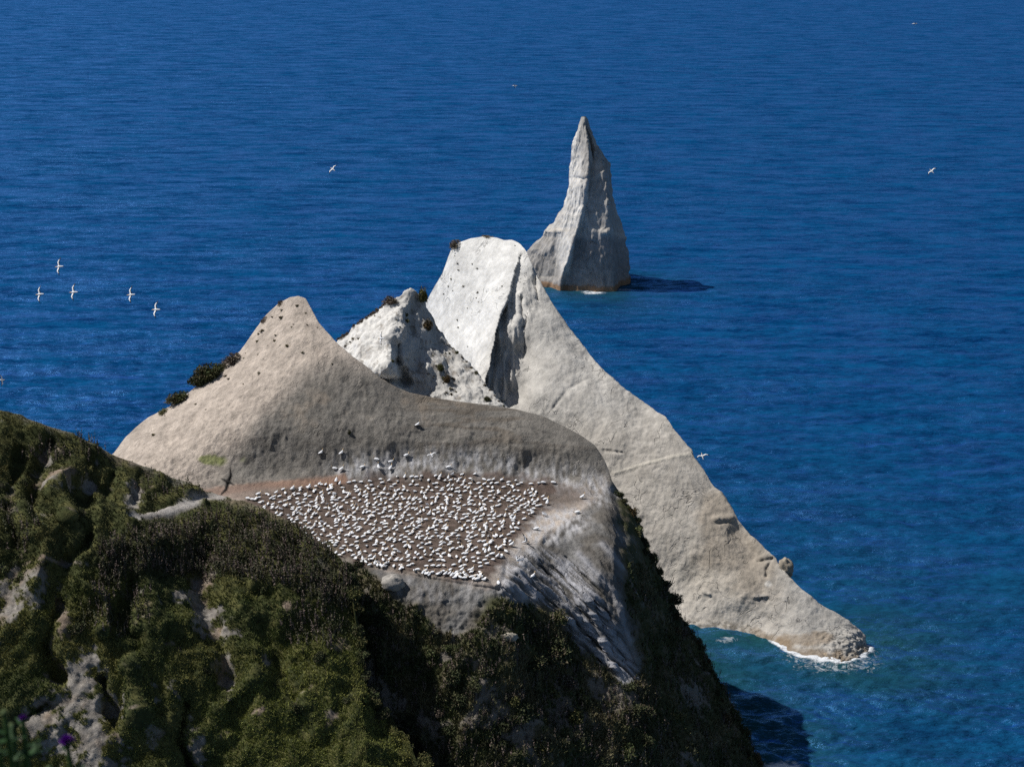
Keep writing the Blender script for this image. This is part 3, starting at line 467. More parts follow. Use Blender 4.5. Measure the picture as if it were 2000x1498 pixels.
def build_stack():
    ys = np.concatenate([np.linspace(228.5, 592, 210)]); nf, nr = 170, 50
    xl = np.interp(ys, *zip(*SL)); xr = np.interp(ys, *zip(*SR)); z0 = 0 * ys; xl = xl + 2.2 * fbm(np.stack([ys / 15, z0, z0], -1), 1., 3, 5) * smooth(230, 260, ys); xr = xr + 3.4 * fbm(np.stack([ys / 15, z0 + 4, z0], -1), 1., 3, 6) * smooth(230, 260, ys); w = (1 - np.cos(np.linspace(0, math.pi, nf))) / 2; w = .5 * w + .5 * np.linspace(0, 1, nf)
    X = xl[:, None] + (xr - xl)[:, None] * w; Yp = np.broadcast_to(ys[:, None], X.shape)
    tx = np.stack([xl if q[0] is None and k == 0 else xr if q[0] is None else np.clip(np.interp(ys, ST_Y, q[0]), xl + .2, xr - .2) for k, q in enumerate(ST_T)], 1)
    tx = tx + np.where((np.arange(8) > 0) & (np.arange(8) < 7), 2.2 * np.stack([noise(np.stack([ys / 14, 0 * ys + 3.7 * k, 0 * ys], -1), 1., 8) for k in range(8)], 1), 0) * smooth(228, 270, ys)[:, None]; tx = np.maximum.accumulate(tx, 1)
    ty = np.stack([np.interp(ys, ST_Y, q[1]) for q in ST_T], 1)
    D = strokes_apply(X, Yp, np.stack([np.interp(X[i], tx[i], ty[i]) for i in range(len(ys))]), ST_S); F = P(X, Yp, D)
    a = np.linspace(0, math.pi, nr + 2)[1:-1]; Lp, Rp = F[:, 0], F[:, -1]; cen = (Lp + Rp) / 2; hw = (Rp[:, 0] - Lp[:, 0]) / 2
    B = np.stack([cen[:, None, 0] + hw[:, None] * np.cos(a), cen[:, None, 1] + (Rp[:, 1] - Lp[:, 1])[:, None] / 2 * np.cos(a) + .85 * hw[:, None] * np.sin(a), cen[:, None, 2] + 0 * a + 0 * hw[:, None]], -1)
    A = np.concatenate([F, B], 1); m = A.shape[1]
    E = np.concatenate([A[:, -2:], A, A[:, :2]], 1); N = gradn(E)[:, 2:-2]
    dd = .3 * fbm(A, .12, 2, 101) + .42 * (ridged(A * C(1, 1, .22), .26, 4, 102) - .5) + .10 * fbm(A, .7, 4, 103)
    A = A + N * dd[..., None] * smooth(0, 12, ys - 226)[:, None, None]
    FXs = np.concatenate([X, np.tile(X[:, -1:], (1, nr))], 1); FYs = np.broadcast_to(ys[:, None], FXs.shape)
    k1, k2 = fbm(A, .15, 4, 104), fbm(A, .6, 4, 105)
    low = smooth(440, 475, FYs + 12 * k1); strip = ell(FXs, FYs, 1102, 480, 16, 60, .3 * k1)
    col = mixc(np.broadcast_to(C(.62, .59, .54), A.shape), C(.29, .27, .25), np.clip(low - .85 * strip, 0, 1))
    rs = smooth(1138, 1156, FXs + 10 * k1 - .1 * (FYs - 400)) * (1 - low)  # mask for the right side, whose shade is painted into the stone colour
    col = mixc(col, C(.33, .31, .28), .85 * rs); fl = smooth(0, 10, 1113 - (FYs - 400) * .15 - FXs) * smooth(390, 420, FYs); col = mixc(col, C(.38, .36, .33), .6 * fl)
    col = col * (1 + .25 * k2 + .15 * k1)[..., None]
    band = np.exp(-(pl_dist(FXs, FYs, [(1062, 453), (1095, 452), (1130, 448), (1200, 456), (1220, 463)]) / 4) ** 2); col = mixc(col, C(.55, .50, .43), .6 * band)
    col = mixc(col, C(.26, .155, .085), .9 * smooth(1.9, 1.0, A[..., 2] + .5 * k2))
    n = len(ys); top = A[0].mean(0) + C(0, 0, .25); V = np.concatenate([A.reshape(-1, 3), top[None]]); cc = np.concatenate([col.reshape(-1, 3), col[0].mean(0)[None]])
    i, j = np.meshgrid(np.arange(n - 1), np.arange(m), indexing='ij'); j2 = (j + 1) % m
    f = np.stack([i * m + j, (i + 1) * m + j, (i + 1) * m + j2, i * m + j2], -1).reshape(-1, 4)
    tri = np.array([[n * m, q, (q + 1) % m, (q + 1) % m] for q in range(m)])
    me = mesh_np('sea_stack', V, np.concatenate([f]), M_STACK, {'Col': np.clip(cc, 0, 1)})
    return link('sea_stack', me, label='tall pointed rock spire standing alone in the sea behind the white peak', category='sea stack')
build_stack()

# ================================================================== ROCKS
def rock_mesh(name, r, sq=(1, 1, 1), seed=0, col=(.4, .37, .32), mat=M_RIDGE):
    u, v = np.meshgrid(np.linspace(0, 2 * math.pi, 25)[:-1], np.linspace(.0, math.pi, 16), indexing='xy')
    p = np.stack([np.sin(v) * np.cos(u), np.sin(v) * np.sin(u), np.cos(v)], -1)
    p = p * (1 + .28 * fbm(p, 1.1, 3, seed) + .12 * fbm(p, 3, 3, seed + 5))[..., None] * np.array(sq) * r
    n, m = p.shape[:2]; i, j = np.meshgrid(np.arange(n - 1), np.arange(m), indexing='ij'); j2 = (j + 1) % m
    f = np.stack([i * m + j, (i + 1) * m + j, (i + 1) * m + j2, i * m + j2], -1).reshape(-1, 4)
    c = np.broadcast_to(np.array(col), p.shape) * (1 + .3 * fbm(p, 2, 3, seed + 9))[..., None]
    return mesh_np(name, p.reshape(-1, 3), f, mat, {'Col': np.clip(c.reshape(-1, 3), 0, 1)})
def place(o, p, rz=0, s=1.0):
    o.location = tuple(float(x) for x in p); o.rotation_euler = (0, 0, rz); o.scale = (s, s, s); return o
place(link('boulder', rock_mesh('boulder', 1.15, (1.15, 1, .85), 3, (.36, .34, .31)), label='rounded grey boulder below the front edge of the gannet terrace', category='boulder'), head.at(768, 1142)[0] + C(0, -.2, .2))
place(link('boulder', rock_mesh('boulder', 1.5, (.8, .9, 1.1), 8, (.33, .29, .23)), label='brown rock knob sticking up on the far side of the long ridge above the toe', category='boulder'), P(1534, 1106, 232.5) + C(0, 0, -.3))
place(link('boulder', rock_mesh('boulder', .8, (1.6, .8, .7), 14, (.42, .38, .31)), label='tan boulder embedded in the pale scar below the bushy gully', category='boulder'), head.at(985, 1248)[0])
toe_me = [rock_mesh('boulder', .55, (1.2, 1, .7), 20 + k, (.36, .29, .21)) for k in range(4)]
for k, (x, y) in enumerate([(1588, 1280), (1602, 1284), (1617, 1287), (1630, 1288), (1645, 1287), (1660, 1283), (1672, 1278), (1682, 1273), (1610, 1276), (1640, 1278)]):
    o = link('boulder', toe_me[k % 4], label='wet brown boulder in the foam at the foot of the long ridge', category='boulder', group='wet boulders at the toe of the ridge')
    place(o, P(x, y, float(Ysea(y))) + C(0, .9, .05), k * 1.3, random.uniform(.6, 1.3))

# ================================================================== PLANTS
def leaf_cloud(n, rad, size, cols, seed, flat=.75, lobes=7, elong=1.5, hollow=.35):
    r = np.random.default_rng(seed)
    lc = r.normal(0, 1, (lobes, 3)); lc /= np.linalg.norm(lc, axis=1)[:, None]; lc *= .55 * r.uniform(.5, 1, (lobes, 1)); lr = r.uniform(.35, .62, lobes)
    w = r.integers(0, lobes, n); dv = r.normal(0, 1, (n, 3)); dv /= np.linalg.norm(dv, axis=1)[:, None]
    p = lc[w] + dv * (lr[w] * (hollow + (1 - hollow) * r.uniform(0, 1, n) ** .45))[:, None]; p[:, 2] = np.abs(p[:, 2] + .25) * flat * 1.25
    p *= rad
    a = r.normal(0, 1, (n, 3)) + dv * .6 + C(0, 0, .5); a /= np.linalg.norm(a, axis=1)[:, None]; b = np.cross(a, r.normal(0, 1, (n, 3))); b /= np.linalg.norm(b, axis=1)[:, None]
    s = size * r.uniform(.6, 1.4, (n, 1)); q = np.stack([p - b * s * .5, p + a * s * .35 * elong - b * s * .3, p + a * s * elong, p + b * s * .5], 1)
    cols = np.array(cols); c = cols[(w + r.integers(0, 2, n)) % len(cols)] * r.uniform(.7, 1.35, (n, 1)); c = np.repeat(c, 4, 0)
    return q.reshape(-1, 3), np.arange(4 * n).reshape(-1, 4), c
def stems_mesh(rad, k, seed, h=.8):
    r = np.random.default_rng(seed); V, F = [], []
    for _ in range(k):
        a = r.uniform(0, 6.28); e = C(math.cos(a) * rad * .6, math.sin(a) * rad * .6, rad * h * r.uniform(.6, 1)); t0, t1 = rad * .06, rad * .02
        for (z, t) in ((C(0, 0, -.25 * rad), t0), (e, t1)):
            for q in range(4): V.append(z + t * C(math.cos(q * 1.571), math.sin(q * 1.571), 0))
        b = len(V) - 8; F += [[b + q, b + (q + 1) % 4, b + 4 + (q + 1) % 4, b + 4 + q] for q in range(4)]
    return mesh_np('stem', np.array(V), np.array(F), M_STEM)
GREEN = [(.10, .115, .045), (.075, .095, .038), (.14, .14, .066), (.115, .10, .06)]
DARK = [(.062, .073, .032), (.047, .055, .027), (.08, .085, .04), (.09, .075, .047)]
DRY = [(.16, .125, .095), (.12, .095, .075), (.20, .16, .125), (.10, .09, .06)]
BROWN = [(.10, .07, .035), (.14, .095, .045), (.07, .06, .03)]
OLIVE = [(.11, .11, .04), (.075, .085, .03), (.14, .125, .05)]
_pl = {}
def shrub(kind, p, rad, label, group=None, name='bush', cat='bush', seed=0, sz=(1, 1, 1), rz=None):
    key = (kind, seed)
    cols, n, size, flat = {'green': (GREEN, 1500, .11, .8), 'dark': (DARK, 1700, .11, .8), 'dry': (DRY, 900, .11, .75), 'brown': (BROWN, 900, .12, .9), 'olive': (OLIVE, 900, .12, .85), 'tuft': (OLIVE + DRY, 60, .5, .8)}[kind]
    if key not in _pl:
        root = link(name, None); v, f, c = leaf_cloud(n, 1.0, size, cols, 100 + seed * 7 + len(kind), flat)
        link('foliage', mesh_np('foliage', v, f, M_LEAF, {'Col': c}, False), root)
        link('stem', stems_mesh(1.0, 7, seed), root); _pl[key] = root; o = root
    else: o = copy_tree(_pl[key])
    o.name = name
    o.location = tuple(float(x) for x in p); o.rotation_euler = (0, 0, random.uniform(0, 6.28) if rz is None else rz); o.scale = tuple(rad * q for q in sz)
    o['label'] = label; o['category'] = cat
    if group: o['group'] = group
    return o
m_px = lambda Y: Y * 1.05 / FPX
# bushes on the skyline of the tan peak
for x, y, r_, k, sz, lb in [(412, 738, 24, 'green', (1.1, 1, .95), 'largest round dark bush on the left edge of the tan peak, over the sea'), (393, 748, 20, 'dark', (1, 1, 1), 'low dark bush against the lower left side of the largest skyline bush'),
     (430, 722, 13, 'green', (1.1, 1, .8), 'small green bush joined to the upper right of the largest skyline bush'), (455, 707, 17, 'dry', (1.1, 1, .8), 'small grey-brown bush right above the largest bush on the left edge of the tan peak'), (351, 782, 19, 'green', (1.25, 1, .75), 'flat green bush below the largest bush on the left edge of the tan peak'),
     (320, 805, 10, 'olive', (1.3, 1, .6), 'smallest low bush, lowest of those along the left edge of the tan peak'), (548, 596, 7, 'brown', (1, 1, 1), 'tiny brown tuft just left of the tip of the tan peak'), (516, 628, 7, 'dry', (1, 1, 1), 'tiny dry tuft on the upper left edge of the tan peak')]:
    p, n = head.at(x, y); shrub(k, p + C(0, .3, -.2), 1.35 * r_ * m_px(p[1]), lb, sz=sz, seed=1)
for x, y, r_, k, sz, lb in [(764, 592, 14, 'dry', (1, 1, 1), 'rounded grey-brown bush on the left shoulder near the top of the small pinnacle'), (826, 583, 11, 'olive', (.9, .9, 1.9), 'upright olive bush right beside the top of the small pinnacle'),
     (836, 645, 13, 'brown', (1, 1, 1.2), 'rust-brown bush on the right side of the small pinnacle face'), (797, 618, 6, 'green', (1, 1, 1), 'small green bush high on the face of the small pinnacle'), (796, 630, 8, 'olive', (1, 1, .8), 'small olive bush under the green one on the face of the small pinnacle'),
     (861, 722, 8, 'olive', (1, 1, 1.3), 'narrow olive bush low on the right face of the small pinnacle'), (875, 745, 8, 'brown', (1, 1, 1.5), 'brown bush below the narrow olive one on the pinnacle'), (953, 780, 7, 'dark', (1, 1, 1), 'lone dark bush near the bottom right foot of the small pinnacle'), (765, 707, 6, 'olive', (1, 1, .6), 'tiny olive bush on the overhanging knob of the small pinnacle')]:
    p, n = pin.at(x, y); shrub(k, p - n * .1, 1.25 * r_ * m_px(p[1]), lb, sz=sz, seed=2)
for k in range(13):
    x = 664 + k * 7.4; y = np.interp(x, *zip(*PIN_TOP)); p, n = pin.at(x, y + 2)
    shrub('dry', p + C(0, .4, -.15), random.uniform(7, 10) * m_px(p[1]), 'grey dry bush in the line of scrub along the left skyline of the small pinnacle', 'dry bushes along the pinnacle skyline', seed=2)
for k in range(12):
    x = 884 + k * 9.0; y = np.interp(x, *zip(*PIN_TOP)); p, n = pin.at(x, y + 3)
    shrub(random.choice(['olive', 'brown', 'dry']), p + C(0, .1, -.1), random.uniform(3, 6) * m_px(p[1]), 'small brown tuft along the right edge of the small pinnacle', 'tufts on the right edge of the pinnacle', 'tuft', 'tuft', seed=2)
p, n = rid.at(889, 484); shrub('dry', p + C(0, .3, -.2), 15 * m_px(p[1]), 'grey dry bush on the left shoulder of the top of the big white peak', sz=(1, 1, 1.1), seed=3)
p, n = rid.at(950, 464); shrub('brown', p + C(0, .3, -.25), 12 * m_px(p[1]), 'low brown bush on the rounded top of the big white peak', sz=(1.5, 1, .4), seed=3)
# tufts: small plants dotted over the rock faces
T = np.random.default_rng(11); tufts = []
for x, y in [(888, 500), (893, 515), (880, 545), (868, 552), (884, 568), (933, 572), (930, 582), (934, 590), (932, 525), (980, 560), (912, 602), (893, 625), (895, 640), (913, 677), (1006, 480), (895, 528), (875, 560), (922, 516), (905, 560), (866, 575)]: tufts.append((rid, x, y, T.uniform(1.3, 2.6), 'tiny dark plant clinging to the smooth face of the big white peak', 'tiny plants on the white peak'))
for x, y in [(690, 663), (683, 668), (700, 662), (675, 676), (733, 618), (838, 730), (850, 733), (880, 760), (866, 738), (866, 748), (878, 690), (870, 690), (895, 735), (884, 740), (852, 715), (845, 695), (882, 772), (890, 765), (872, 770), (780, 642), (806, 660), (775, 625)]: tufts.append((pin, x, y, T.uniform(1.6, 4), 'tiny dark plant rooted in a crack of the small pinnacle', 'tiny plants on the small pinnacle'))
for x, y in [(532, 620), (550, 606), (548, 621), (580, 598), (597, 612), (573, 634), (570, 640), (513, 647), (505, 653), (502, 668), (522, 675), (547, 675), (560, 676), (535, 665), (537, 655), (600, 635), (503, 692), (476, 700), (515, 702), (440, 735), (445, 740), (475, 750), (506, 730), (310, 805), (322, 812), (382, 791), (300, 850), (480, 690), (590, 690), (648, 711), (402, 800), (620, 640)]: tufts.append((head, x, y, T.uniform(1.5, 4.2), 'tiny dark plant dotted over the tan peak', 'tiny plants on the tan peak'))
for F_, x, y, r_, lb, gr in tufts:
    p, n = F_.at(x, y); shrub('tuft', p - n * .05, r_ * m_px(p[1]), lb, gr, 'tuft', 'tuft', seed=int(T.integers(0, 3)), sz=(1.2, 1.2, .8))
p, n = head.at(683, 848); shrub('dark', p - n * .1, 6.5 * m_px(p[1]), 'single dark plant in the middle of the grey slope above the colony', None, 'tuft', 'tuft', seed=1, sz=(.7, .7, 1.2))
# bushes of the shaded slope below the terrace
for x, y, r_, k, sz, lb in [(1085, 1275, 62, 'dark', (1, 1, .85), 'biggest dark bush on the slope under the terrace corner, right of the pale scar'), (1030, 1300, 42, 'dark', (1, 1, .8), 'dark bush against the lower left of the biggest bush under the terrace'), (1110, 1335, 38, 'dry', (1, 1, .8), 'grey-brown twiggy bush hanging under the biggest bush below the terrace'),
     (1080, 1205, 34, 'green', (1, 1, .9), 'green bush on top of the biggest dark bush under the terrace'), (1240, 1390, 46, 'dark', (1, 1, .8), 'wide dark bush at the foot of the pale rock streaks'), (985, 1195, 20, 'olive', (1, 1, 1), 'small green bush close under the front corner of the terrace'),
     (880, 1260, 26, 'green', (1, 1, .9), 'green bush at the left of the pale scar under the terrace'), (1120, 1400, 26, 'brown', (1, 1, .9), 'brown bush low on the shaded slope between two dark bushes'), (695, 1105, 24, 'dark', (1, 1, .9), 'dark bush at the right end of the hill crest, beside the terrace')]:
    p, n = head.at(x, y); shrub(k, p + C(0, -.2, -.5), r_ * m_px(p[1]) * .8, lb, sz=sz, seed=4)
Tb = np.random.default_rng(5)
def vegfree(x, y): return poly_sd(np.array([x]), np.array([y]), VEG)[0] > 12
cnt = 0
while cnt < 70:
    x, y = Tb.uniform(690, 1470), Tb.uniform(1150, 1530)
    if not vegfree(x, y) or np.hypot((x - 1085) / 1.2, y - 1285) < 45 or (x < 860 and y > 1280 and x < 700 + (y - 1280) * .66): continue
    p, n = head.at(x, y); cnt += 1
    shrub(Tb.choice(['dark', 'green', 'dark', 'dry', 'olive']), p - n * .25, Tb.uniform(.6, 1.5), 'bush among the dark scrub of the shaded slope below the gannet terrace', 'bushes on the shaded slope', seed=int(Tb.integers(5, 7)), sz=(1, 1, Tb.uniform(.7, 1.1)))
for k in range(44):
    t = k / 43; y = 965 + t * 540; x = np.interp(y, [q[1] for q in HEAD_TOP[35:]], [q[0] for q in HEAD_TOP[35:]]) - abs(Tb.normal(0, 5 + 12 * t)) - 2
    p, n = head.at(x, y + 2); shrub(Tb.choice(['dark', 'dark', 'green', 'brown']), p + C(.1, 0, -.2), Tb.uniform(.45, 1.0), 'dark bush in the fringe of scrub down the right edge of the cliff', 'bushes down the right cliff edge', seed=int(Tb.integers(5, 7)), sz=(1, 1, Tb.uniform(.8, 1.3)))
for k in range(34):
    x = Tb.uniform(5, 690); y = np.interp(x, *zip(*HILL_TOP)) + Tb.uniform(4, 380)
    if np.interp(x, *zip(*HILL_TOP)) > 1110 or y > 1500: continue
    if pl_dist(np.array([x]), np.array([y]), [(430, 972), (400, 975), (360, 985), (310, 1000), (255, 1010)])[0] < 24: continue
    p, n = hill.at(x, y); shrub(Tb.choice(['dark', 'green', 'dark', 'dry']), p - n * .25, Tb.uniform(.45, 1.15), 'bush among the grass of the near dark hillside', 'bushes on the near hillside', seed=int(Tb.integers(5, 7)), sz=(1, 1, Tb.uniform(.7, 1.1)))

for k in range(36):
    y = 1108 + (k % 26) * 15.5 * (1 if k < 26 else .55) + Tb.uniform(-5, 5); x = np.interp(y, [1062, 1105, 1160, 1240, 1310, 1402, 1458, 1500, 1560], [620, 680, 692, 700, 708, 756, 806, 840, 880]) - Tb.uniform(-3, 10)
    p, n = hill.at(x, y + 3); shrub(Tb.choice(['dark', 'green', 'olive']), p + C(.25, .1, -.4), Tb.uniform(.5, 1.25), 'bush on the edge of the grassy spur where it drops into the dark gully', 'bushes along the spur edge', seed=int(Tb.integers(5, 7)), sz=(1, 1, Tb.uniform(.6, 1.0)))
# ground cover no one could count: grass tufts and upright scrub stems
def blades(pts, nrm, hgt, wid, k, cols, seed, lean=.45, up=1.0):
    r = np.random.default_rng(seed); n = len(pts)
    p = np.repeat(pts, k, 0) + r.normal(0, .12, (n * k, 3)) * np.repeat(hgt, k)[:, None]; h = np.repeat(hgt, k) * r.uniform(.6, 1.2, n * k)
    dr = np.repeat(nrm, k, 0) * .6 + C(0, 0, up) + r.normal(0, lean, (n * k, 3)); dr /= np.linalg.norm(dr, axis=1)[:, None]
    b = np.cross(dr, r.normal(0, 1, (n * k, 3))); b /= np.linalg.norm(b, axis=1)[:, None]; w = np.repeat(wid, k)[:, None]
    q = np.stack([p - b * w - dr * .08, p + b * w - dr * .08, p + dr * h[:, None] + r.normal(0, .05, (n * k, 3))], 1)
    c = np.repeat(np.asarray(cols), k, 0) * r.uniform(.82, 1.2, (n * k, 1)); return q.reshape(-1, 3), np.arange(3 * n * k).reshape(-1, 3), np.repeat(c, 3, 0)
def scatter(F_, n, box, keep, seed):
    r = np.random.default_rng(seed); x = r.uniform(box[0], box[2], n); y = r.uniform(box[1], box[3], n); k = keep(x, y); x, y = x[k], y[k]
    p, nn = F_.at(x, y); return x, y, p, nn
def hill_attr(G, F_, x, y):
    c = ((x - F_.px[0]) / (F_.px[1] - F_.px[0])).astype(int).clip(0, F_.nx - 1) + F_.ns
    t = (y - np.interp(x, F_.px, F_.top)) / (np.interp(x, F_.px, F_.bot) - np.interp(x, F_.px, F_.top)); rr = np.interp(t, F_.t, np.arange(F_.ny)).astype(int).clip(0, F_.ny - 1) + F_.nb
    return G[rr, c]
WEED = [(190, 1060), (300, 1035), (420, 1005), (520, 1012), (600, 1050), (690, 1120), (690, 1190), (600, 1170), (520, 1145), (420, 1135), (300, 1125), (200, 1135)]
htop = lambda x: np.interp(x, *zip(*HILL_TOP))
x, y, p, n = scatter(hill, 120000, (-60, 800, 880, 1540), lambda a, b: (b > htop(a) + 1), 31)
bv = hill_attr(bare, hill, x, y); kk = (rng.uniform(0, 1, len(x)) > bv * 1.08); x, y, p, n = x[kk], y[kk], p[kk], n[kk]
gg = fbm(p, .12, 3, 121)[:, None]; cA = C(.13, .15, .045) + 0 * p; cB = C(.22, .205, .07); cD = C(.075, .095, .04)
cc = lerp(cA, cB, np.clip(gg * 1.6 + .25, 0, 1)); cc = lerp(cc, cD, np.clip(-gg * 1.8, 0, 1))
cc = lerp(cc, C(.062, .054, .036), np.maximum(smooth(1160, 1060, y) * .45, .85 * smooth(-10, 15, poly_sd(x, y, WEED)))[:, None])
cc = lerp(cc, C(.27, .28, .075), .6 * ell(x, y, 640, 1400, 200, 150, .5 * gg[:, 0])[:, None]); h = rng.uniform(.13, .28, len(p)); v, f, c = blades(p, n, h, h * .2, 4, cc, 32, .6)  # brighter ellipse: sunlit turf of the spur painted into the blade colour
v1, f1_, c1 = v, f, c
x, y, p, n = scatter(head, 34000, (690, 1100, 1540, 1540), lambda a, b: (poly_sd(a, b, VEG) > 4) & (b > np.interp(a, *zip(*HEAD_TOP)) + 1), 33)
bv = hill_attr(h_veg * (1 - .9 * bare2), head, x, y); kk = rng.uniform(0, 1, len(x)) < bv; p, n, x, y = p[kk], n[kk], x[kk], y[kk]
gg = fbm(p, .2, 3, 122)[:, None]; cc = lerp(C(.085, .098, .042) + 0 * p, C(.18, .155, .085), np.clip(gg * 1.5 + .3, 0, 1))
h = rng.uniform(.25, .6, len(p)); v2, f2_, c2 = blades(p, n, h, h * .17, 4, cc, 34)
link('grass', mesh_np('grass', np.concatenate([v1, v2]), np.concatenate([f1_, f2_ + len(v1)]), M_GRASS, {'Col': np.concatenate([c1, c2])}, False), kind='stuff', label='short rough grass covering the near hillside and the shaded slope', category='grass')
# upright weedy stems on the crest of the near hillside
def weed_keep(a, b):
    z = poly_sd(a, b, WEED)
    z2 = np.maximum.reduce([ell(a, b, 30, 1040, 50, 40), ell(a, b, 330, 950, 60, 25), ell(a, b, 130, 880, 80, 25), ell(a, b, 620, 1220, 60, 50), ell(a, b, 230, 1190, 60, 60)])
    return (b > htop(a) + 4) & ((z > 0) | (rng.uniform(0, 1, len(a)) < z2 * .5))
x, y, p, n = scatter(hill, 11000, (-60, 820, 700, 1300), weed_keep, 35)
x2, y2, p2, n2 = scatter(head, 5200, (690, 1150, 1480, 1520), lambda a, b: (poly_sd(a, b, VEG) > 14) & (fbm(np.stack([a / 30, b / 30, 0 * a], -1), 1., 2, 7) > 0), 36)
p = np.concatenate([p, p2]); n = np.concatenate([n, n2])
W = np.random.default_rng(37); V, F_, Cc = [], [], []
hh = W.uniform(.7, 1.7, len(p)); k = 15
t = np.tile(np.linspace(.08, 1, k), len(p)); base = np.repeat(p, k, 0); lean = np.repeat(W.normal(0, .10, (len(p), 3)), k, 0)
ctr = base + (C(0, 0, 1) + lean) * (t * np.repeat(hh, k))[:, None]; N_ = len(ctr)
a = W.normal(0, 1, (N_, 3)) + C(0, 0, .7); a /= np.linalg.norm(a, axis=1)[:, None]; b = np.cross(a, W.normal(0, 1, (N_, 3))); b /= np.linalg.norm(b, axis=1)[:, None]
s = (.11 + .11 * (1 - t))[:, None] * W.uniform(.7, 1.4, (N_, 1))
q = np.stack([ctr - b * s * .4, ctr + a * s * 1.3, ctr + b * s * .4], 1)
pal = np.array([(.07, .064, .038), (.12, .092, .08), (.085, .085, .05), (.15, .12, .10), (.055, .062, .033)]); cw = np.repeat(pal[W.integers(0, 5, len(p))], k, 0) * W.uniform(.7, 1.3, (N_, 1))
link('scrub', mesh_np('scrub', q.reshape(-1, 3), np.arange(3 * N_).reshape(-1, 3), M_GRASS, {'Col': np.repeat(cw, 3, 0)}, False), kind='stuff', label='upright brown weedy scrub stems crowding the hill crest and slope', category='scrub')

# ================================================================== DEAD BRANCH
def tube(pts, r0, r1, seg=6):
    V, F = [], []
    for i, q in enumerate(pts):
        t = i / (len(pts) - 1); r = r0 + (r1 - r0) * t
        dv = (np.array(pts[min(i + 1, len(pts) - 1)]) - np.array(pts[max(i - 1, 0)])); dv = dv / np.linalg.norm(dv); u = np.cross(dv, C(.3, .9, .2)); u /= np.linalg.norm(u); w = np.cross(dv, u)
        for k in range(seg): V.append(np.array(q) + r * (math.cos(2 * math.pi * k / seg) * u + math.sin(2 * math.pi * k / seg) * w))
    for i in range(len(pts) - 1):
        for k in range(seg): F.append([i * seg + k, i * seg + (k + 1) % seg, (i + 1) * seg + (k + 1) % seg, (i + 1) * seg + k])
    return np.array(V), np.array(F)
def join(parts):
    V, F, o = [], [], 0
    for v, f in parts: V.append(v); F.append(f + o); o += len(v)
    return np.concatenate(V), np.concatenate(F)
b0 = head.at(1300, 1158)[0]; br = [tube([b0, b0 + C(.3, 0, .6), b0 + C(.75, .1, 1.2), b0 + C(1.0, .1, 2.2)], .09, .03), tube([b0 + C(.3, 0, .6), b0 + C(.3, .1, 1.1), b0 + C(.55, .1, 1.7)], .06, .02), tube([b0 + C(.75, .1, 1.2), b0 + C(1.1, .1, 1.45), b0 + C(1.2, .1, 1.7)], .05, .02)]
link('dead_branch', mesh_np('dead_branch', *join(br), M_STEM), label='bare dead branch sticking out of the right cliff edge before the pale ridge', category='branch')

# ================================================================== GANNETS
WHITE = flat_mat('gannet_white', (.86, .87, .89), .7, .06); BUFF = flat_mat('gannet_buff_head', (.72, .50, .24), .7, .12); BLACK = flat_mat('gannet_black', (.02, .02, .022), .6, .2); BILL = flat_mat('gannet_bill', (.42, .47, .50), .5, .1)
BM = [WHITE, BUFF, BLACK, BILL]
def loft(rings, seg=10):
    """rings: (x, z, half width, half height, material) along the body"""
    V, F, Mi = [], [], []
    for x, z, w, h, m in rings:
        for k in range(seg): a = 2 * math.pi * k / seg; V.append((x, math.cos(a) * w, z + math.sin(a) * h))
    for i in range(len(rings) - 1):
        for k in range(seg): F.append((i * seg + k, i * seg + (k + 1) % seg, (i + 1) * seg + (k + 1) % seg, (i + 1) * seg + k)); Mi.append(rings[i + 1][4])
    return np.array(V, float), np.array(F), Mi
def wing(side, spread, root=(.05, .07, .22)):
    """an open wing with real thickness; chord along x, span along y; black rear edge and tip"""
    ss = np.linspace(0, 1, 8); V, F, Mi = [], [], []
    for i, t in enumerate(ss):
        le = .10 + .10 * t - .40 * max(0, t - .45) * 1.6; ch = .24 * (1 - t) ** .55 + .02; th = .022 * (1 - t) + .004
        yy, zz = spread(t)
        for u, v in ((0, 0), (.3, 1), (.65, .8), (1, 0), (.65, -.3), (.3, -.5)): V.append((root[0] + le - ch * u, side * (root[1] + yy), root[2] + zz + v * th))
    for i in range(len(ss) - 1):
        for k in range(6):
            F.append((i * 6 + k, i * 6 + (k + 1) % 6, (i + 1) * 6 + (k + 1) % 6, (i + 1) * 6 + k)); Mi.append(2 if (ss[i] > .62 or k in (2, 3)) else 0)
    return np.array(V), np.array(F), Mi
